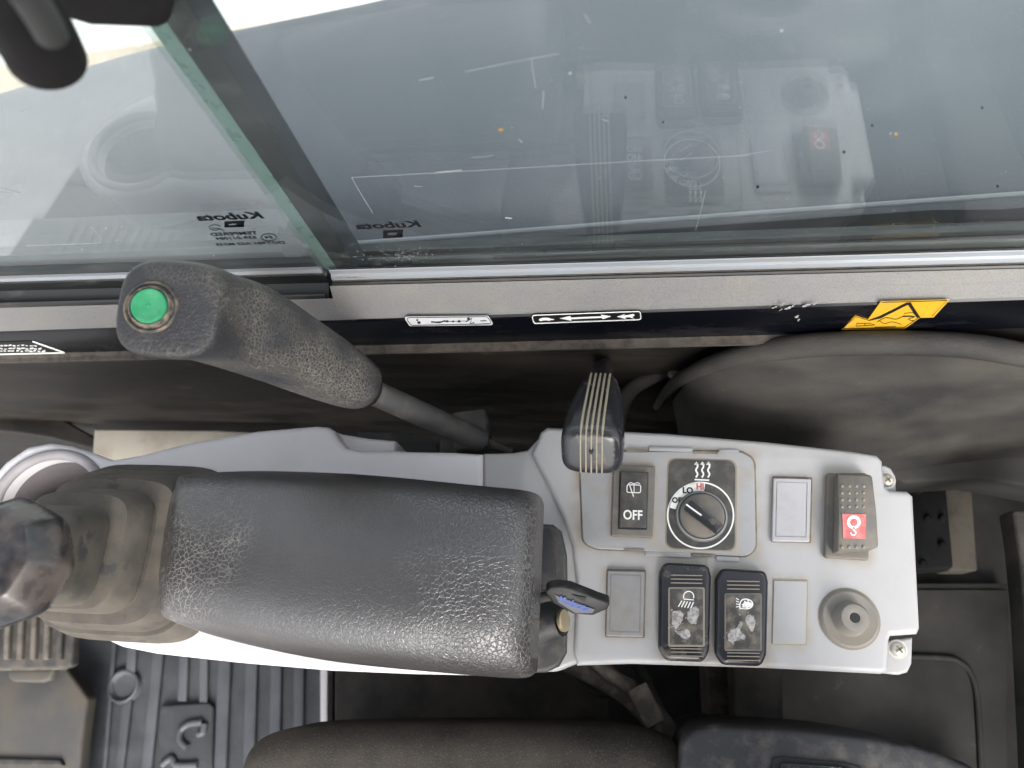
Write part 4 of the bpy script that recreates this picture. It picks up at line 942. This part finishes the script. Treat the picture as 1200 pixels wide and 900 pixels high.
tube('rolled_edge', rp, [.0035 + .0045 * min(1, i / 20) for i in range(len(rp))], 'trim_dusty', rt, 16)
ledge_px = [(1030, 548), (1100, 536), (1260, 520), (1260, 580), (1150, 560), (1060, 566)]
prism('lower_step', [P(x, y, -.135) for x, y in ledge_px], (0, 0, -.05), 'floor_panel', rt, .003)

bay = thing('rear_floor_bay', 'black plastic floor bay behind the seat, below the console end', 'floor panel', P(1050, 750, -.3))
prism('bay_floor', [P(x, y, -.27) for x, y in ((900, 560), (1300, 540), (1300, 1000), (900, 1000))], (0, 0, -.02), 'floor_panel', bay)
prism('raised_lid', [P(x, y, -.255) for x, y in ((860, 690), (1182, 690), (1182, 1000), (860, 1000))], (0, 0, -.012), 'floor_panel', bay, .002)
link('lid_bead', tube_mesh(smoothpath([P(x, y, -.254) for x, y in ((880, 776), (1000, 770), (1095, 770), (1125, 776), (1142, 800), (1148, 860), (1152, 960))], 5), .0028, 10), 'floor_panel', bay)
prism('seam', [P(x, y, -.2545) for x, y in ((1070, 684), (1180, 684), (1180, 689), (1070, 689))], (0, 0, -.002), 'gap_black', bay)
foam = thing('foam_block', 'black foam block with small bumps and tan board edge beside the console end', 'foam block', P(1100, 610, -.2))
prism('foam', [P(x, y, -.20) for x, y in ((1035, 562), (1074, 556), (1108, 556), (1112, 600), (1116, 640), (1118, 666), (1060, 670), (1030, 668))], (0, 0, -.035), 'foam_black', foam, .003)
prism('board', [P(x, y, -.212) for x, y in ((1106, 556), (1138, 559), (1141, 600), (1146, 669), (1112, 669))], (0, 0, -.03), 'tan_board', foam, .002)
for x, y in ((1087, 607), (1104, 607), (1104, 638), (1081, 660), (1076, 575)):
    lathe('bump', [(0, .004), (.0022, .0034), (.0036, .001), (.004, -.002)], P(x, y, -.20), 'foam_black', foam, 12)
pil = thing('rear_pillar', 'dark scuffed rear pillar trim at the right edge beside the foam block', 'pillar trim', P(1195, 700, -.06))
prism('pillar_cover', [P(x, y, -.06) for x, y in ((1186, 597), (1300, 594), (1300, 960), (1214, 960), (1209, 860), (1201, 720), (1193, 640))], (0, 0, -.022), 'trim_dusty', pil, .003)

# ================================================================== BELOW THE CONSOLE
rw = thing('added_rear_wall', 'unseen black lower rear wall added behind the seat', 'wall', (.46, -.2, -.2))
link('panel', box_mesh(V((.48, -.2, -.17)), (.03, .84, .58), .006), 'floor_panel', rw)  # unseen wall, added to darken the reflection in the rear pane
sp_ = thing('seat_base_plate', 'flat brown dusty steel plate between the console and seat', 'plate', P(540, 820, -.22))
prism('plate', [P(x, y, -.22) for x, y in ((392, 760), (714, 760), (714, 900), (392, 900))], (0, 0, -.02), 'plate_brown', sp_, .002)
har = thing('wiring_harness', 'bundle of dusty wires in ribbed tube under the console', 'wiring', P(730, 820, -.15))
tube('ribbed_tube', smoothpath([P(x, y, -.14) for x, y in ((640, 760), (700, 790), (740, 815), (785, 862), (800, 885))], 5), .010, 'harness', har, 14)
tube('wire', smoothpath([P(x, y, -.125) for x, y in ((690, 765), (718, 792), (750, 812), (765, 838), (775, 880))], 5), .006, 'harness', har, 12)
tube('wire', smoothpath([P(x, y, -.16) for x, y in ((740, 770), (756, 796), (766, 820), (790, 860))], 5), .0048, 'trim_dusty', har, 10)
tube('wire', smoothpath([P(x, y, -.17) for x, y in ((660, 770), (690, 805), (716, 812), (760, 800))], 5), .0042, 'trim_dusty', har, 10)
box('connector', P(757, 826, -.12), (.016, .030, .014), 'harness', har, .002, Matrix.Rotation(.5, 3, 'Z'))
ps = thing('seat_post', 'grey brown upright support panel under the console, right of the wiring', 'support', P(888, 815, -.16))
prism('panel', [P(x, y, -.16) for x, y in ((858, 770), (917, 770), (919, 880), (862, 880))], (0, 0, -.10), 'plate_brown', ps, .003)
prism('side_rib', [P(x, y, -.19) for x, y in ((826, 770), (857, 770), (860, 880), (832, 880))], (0, 0, -.05), 'harness', ps, .003)
seat = thing('seat', 'dusty dark fabric seat cushion along the bottom edge', 'seat', P(545, 900, -.1))
so_ = [P(x, y, -.07).to_2d() for x, y in ((272, 905), (282, 880), (306, 862), (360, 853), (500, 850), (640, 851), (740, 856), (788, 870), (815, 900), (825, 940))]
x0, x1 = so_[0].x, so_[-1].x
so_ = smoothpath([V((p.x, p.y)) for p in so_], 5) + [V((x1 + .01, -.5)), V((x0 - .01, -.5))]
link('cushion', slab_mesh(so_, -.17, -.07, .022, res=6), 'seat_fabric', seat)
link('added_base', box_mesh(V((.03, -.27, -.32)), (.56, .36, .27), .01), 'black_plastic', seat)  # box added under the cushion, widened to block sun from the floor
link('backrest', box_mesh(V((.17, -.31, .17)), (.10, .40, .50), .03, Matrix.Rotation(.15, 3, 'Y')), 'seat_fabric', seat)
rc = thing('recliner_cover', 'black plastic seat side cover with slotted recess, lower right bottom edge', 'seat cover', P(960, 880, -.06))
prism('cover', [P(x, y, -.06) for x, y in ((799, 868), (812, 853), (840, 849), (930, 853), (1010, 862), (1080, 875), (1135, 895), (1160, 912), (1160, 960), (790, 960))], (0, 0, -.12), 'black_plastic', rc, .008)
prism('recess', [P(x, y, -.0595) for x, y in ((905, 888), (918, 886), (990, 893), (1010, 899), (1010, 930), (900, 930))], (0, 0, .002), 'gap_black', rc, .0008)
prism('handle', [P(x, y, -.0565) for x, y in ((915, 893), (985, 898), (1000, 903), (1000, 930), (910, 930))], (0, 0, .002), 'black_gloss', rc, .001)

# ================================================================== CAB FLOOR
FZ = -.45
fl = structure(link('cab_floor', join([prism_mesh([V(q) for q in ((-.69, -.62, FZ - .02), (.55, -.62, FZ - .02), (.55, .24, FZ - .02), (-.69, .24, FZ - .02))], V((0, 0, -.03)))]), 'floor_panel', smooth=False))
mt = thing('floor_mat', 'dark grey ribbed rubber floor mat below the console, lower left', 'floor mat', P(240, 830, FZ))
prism('mat_sheet', [P(x, y, FZ) for x, y in ((20, 640), (378, 700), (383, 850), (386, 980), (60, 980))], (0, 0, -.012), 'mat_rubber', mt, .002)
for xt, xb, y0, y1, w_ in ((152, 146, 640, 790, 11), (152, 140, 818, 980, 11), (182, 172, 660, 980, 13), (214, 210, 660, 822, 11), (238, 237, 660, 824, 10), (262, 258, 700, 980, 15), (294, 291, 700, 980, 14), (323, 321, 700, 980, 13), (350, 349, 700, 980, 12), (130, 122, 700, 930, 5)):
    q = lambda y: xt + (xb - xt) * (y - 790) / 100
    prism('rib', [P(x, y, FZ + .006) for x, y in ((q(y0) - w_ / 2, y0), (q(y0) + w_ / 2, y0), (q(y1) + w_ / 2, y1), (q(y1) - w_ / 2, y1))], (0, 0, -.007), 'mat_rib', mt, .002)
lathe('round_boss', [(0, .002), (.013, .002), (.0145, .0035), (.0175, .007), (.020, .006), (.022, .0)], P(147, 804, FZ), 'mat_rib', mt, 32)
prism('embossed_panel', [P(x, y, FZ + .008) for x, y in ((190, 826), (245, 823), (250, 828), (248, 960), (180, 960), (186, 832))], (0, 0, -.008), 'mat_rubber', mt, .003)
tube('embossed_mark', smoothpath([P(x, y, FZ + .009) for x, y in ((238, 846), (222, 848), (212, 856), (212, 868), (220, 876))], 6), .0045, 'mat_rib', mt, 10)
tube('embossed_mark', smoothpath([P(x, y, FZ + .009) for x, y in ((240, 848), (238, 858), (232, 860))], 4), .0045, 'mat_rib', mt, 10)
tube('embossed_mark', smoothpath([P(x, y, FZ + .009) for x, y in ((190, 896), (202, 888), (206, 896), (232, 896))], 4), .0045, 'mat_rib', mt, 10)
prism('edge_strip', [P(x, y, FZ + .01) for x, y in ((375, 760), (384, 760), (383, 850), (385, 980), (376, 980))], (0, 0, -.02), 'lilac_plastic_lit', mt, .001)
pd = thing('foot_pedal', 'dusty black foot pedal with raised ribs at the lower left edge', 'pedal', P(35, 760, -.33))
prism('pad', [P(x, y, -.33) for x, y in ((-120, 660), (70, 660), (89, 715), (84, 780), (76, 783), (-120, 784))], (0, 0, -.014), 'pedal_rubber', pd, .003)
for k in range(9):
    x = 72 - 15.5 * k
    prism('rib', [P(xx, y, -.324) for xx, y in ((x - 3, 690), (x + 3, 690), (x - 1, 773), (x - 7, 773))], (0, 0, -.007), 'pedal_dust' if k else 'pedal_rubber', pd, .0015)
prism('front_lip', [P(x, y, -.335) for x, y in ((-120, 780), (77, 780), (70, 785), (-120, 787))], (0, 0, -.012), 'pedal_dust', pd, .001)
prism('stop_tab', [P(x, y, -.36) for x, y in ((10, 784), (64, 784), (58, 797), (46, 800), (14, 799), (9, 794))], (0, 0, -.012), 'steel_plate', pd, .003)
sl = thing('steel_foot_plate', 'worn grey steel foot plate with angled corner below the pedal', 'plate', P(50, 840, -.40))
prism('plate', [P(x, y, -.40) for x, y in ((-120, 775), (74, 775), (84, 792), (103, 818), (96, 870), (88, 980), (-120, 980))], (0, 0, -.02), 'steel_plate', sl, .004)
prism('fold', [P(x, y, -.395) for x, y in ((-120, 886), (70, 890), (74, 898), (-120, 896))], (0, 0, -.008), 'pedal_rubber', sl, .002)
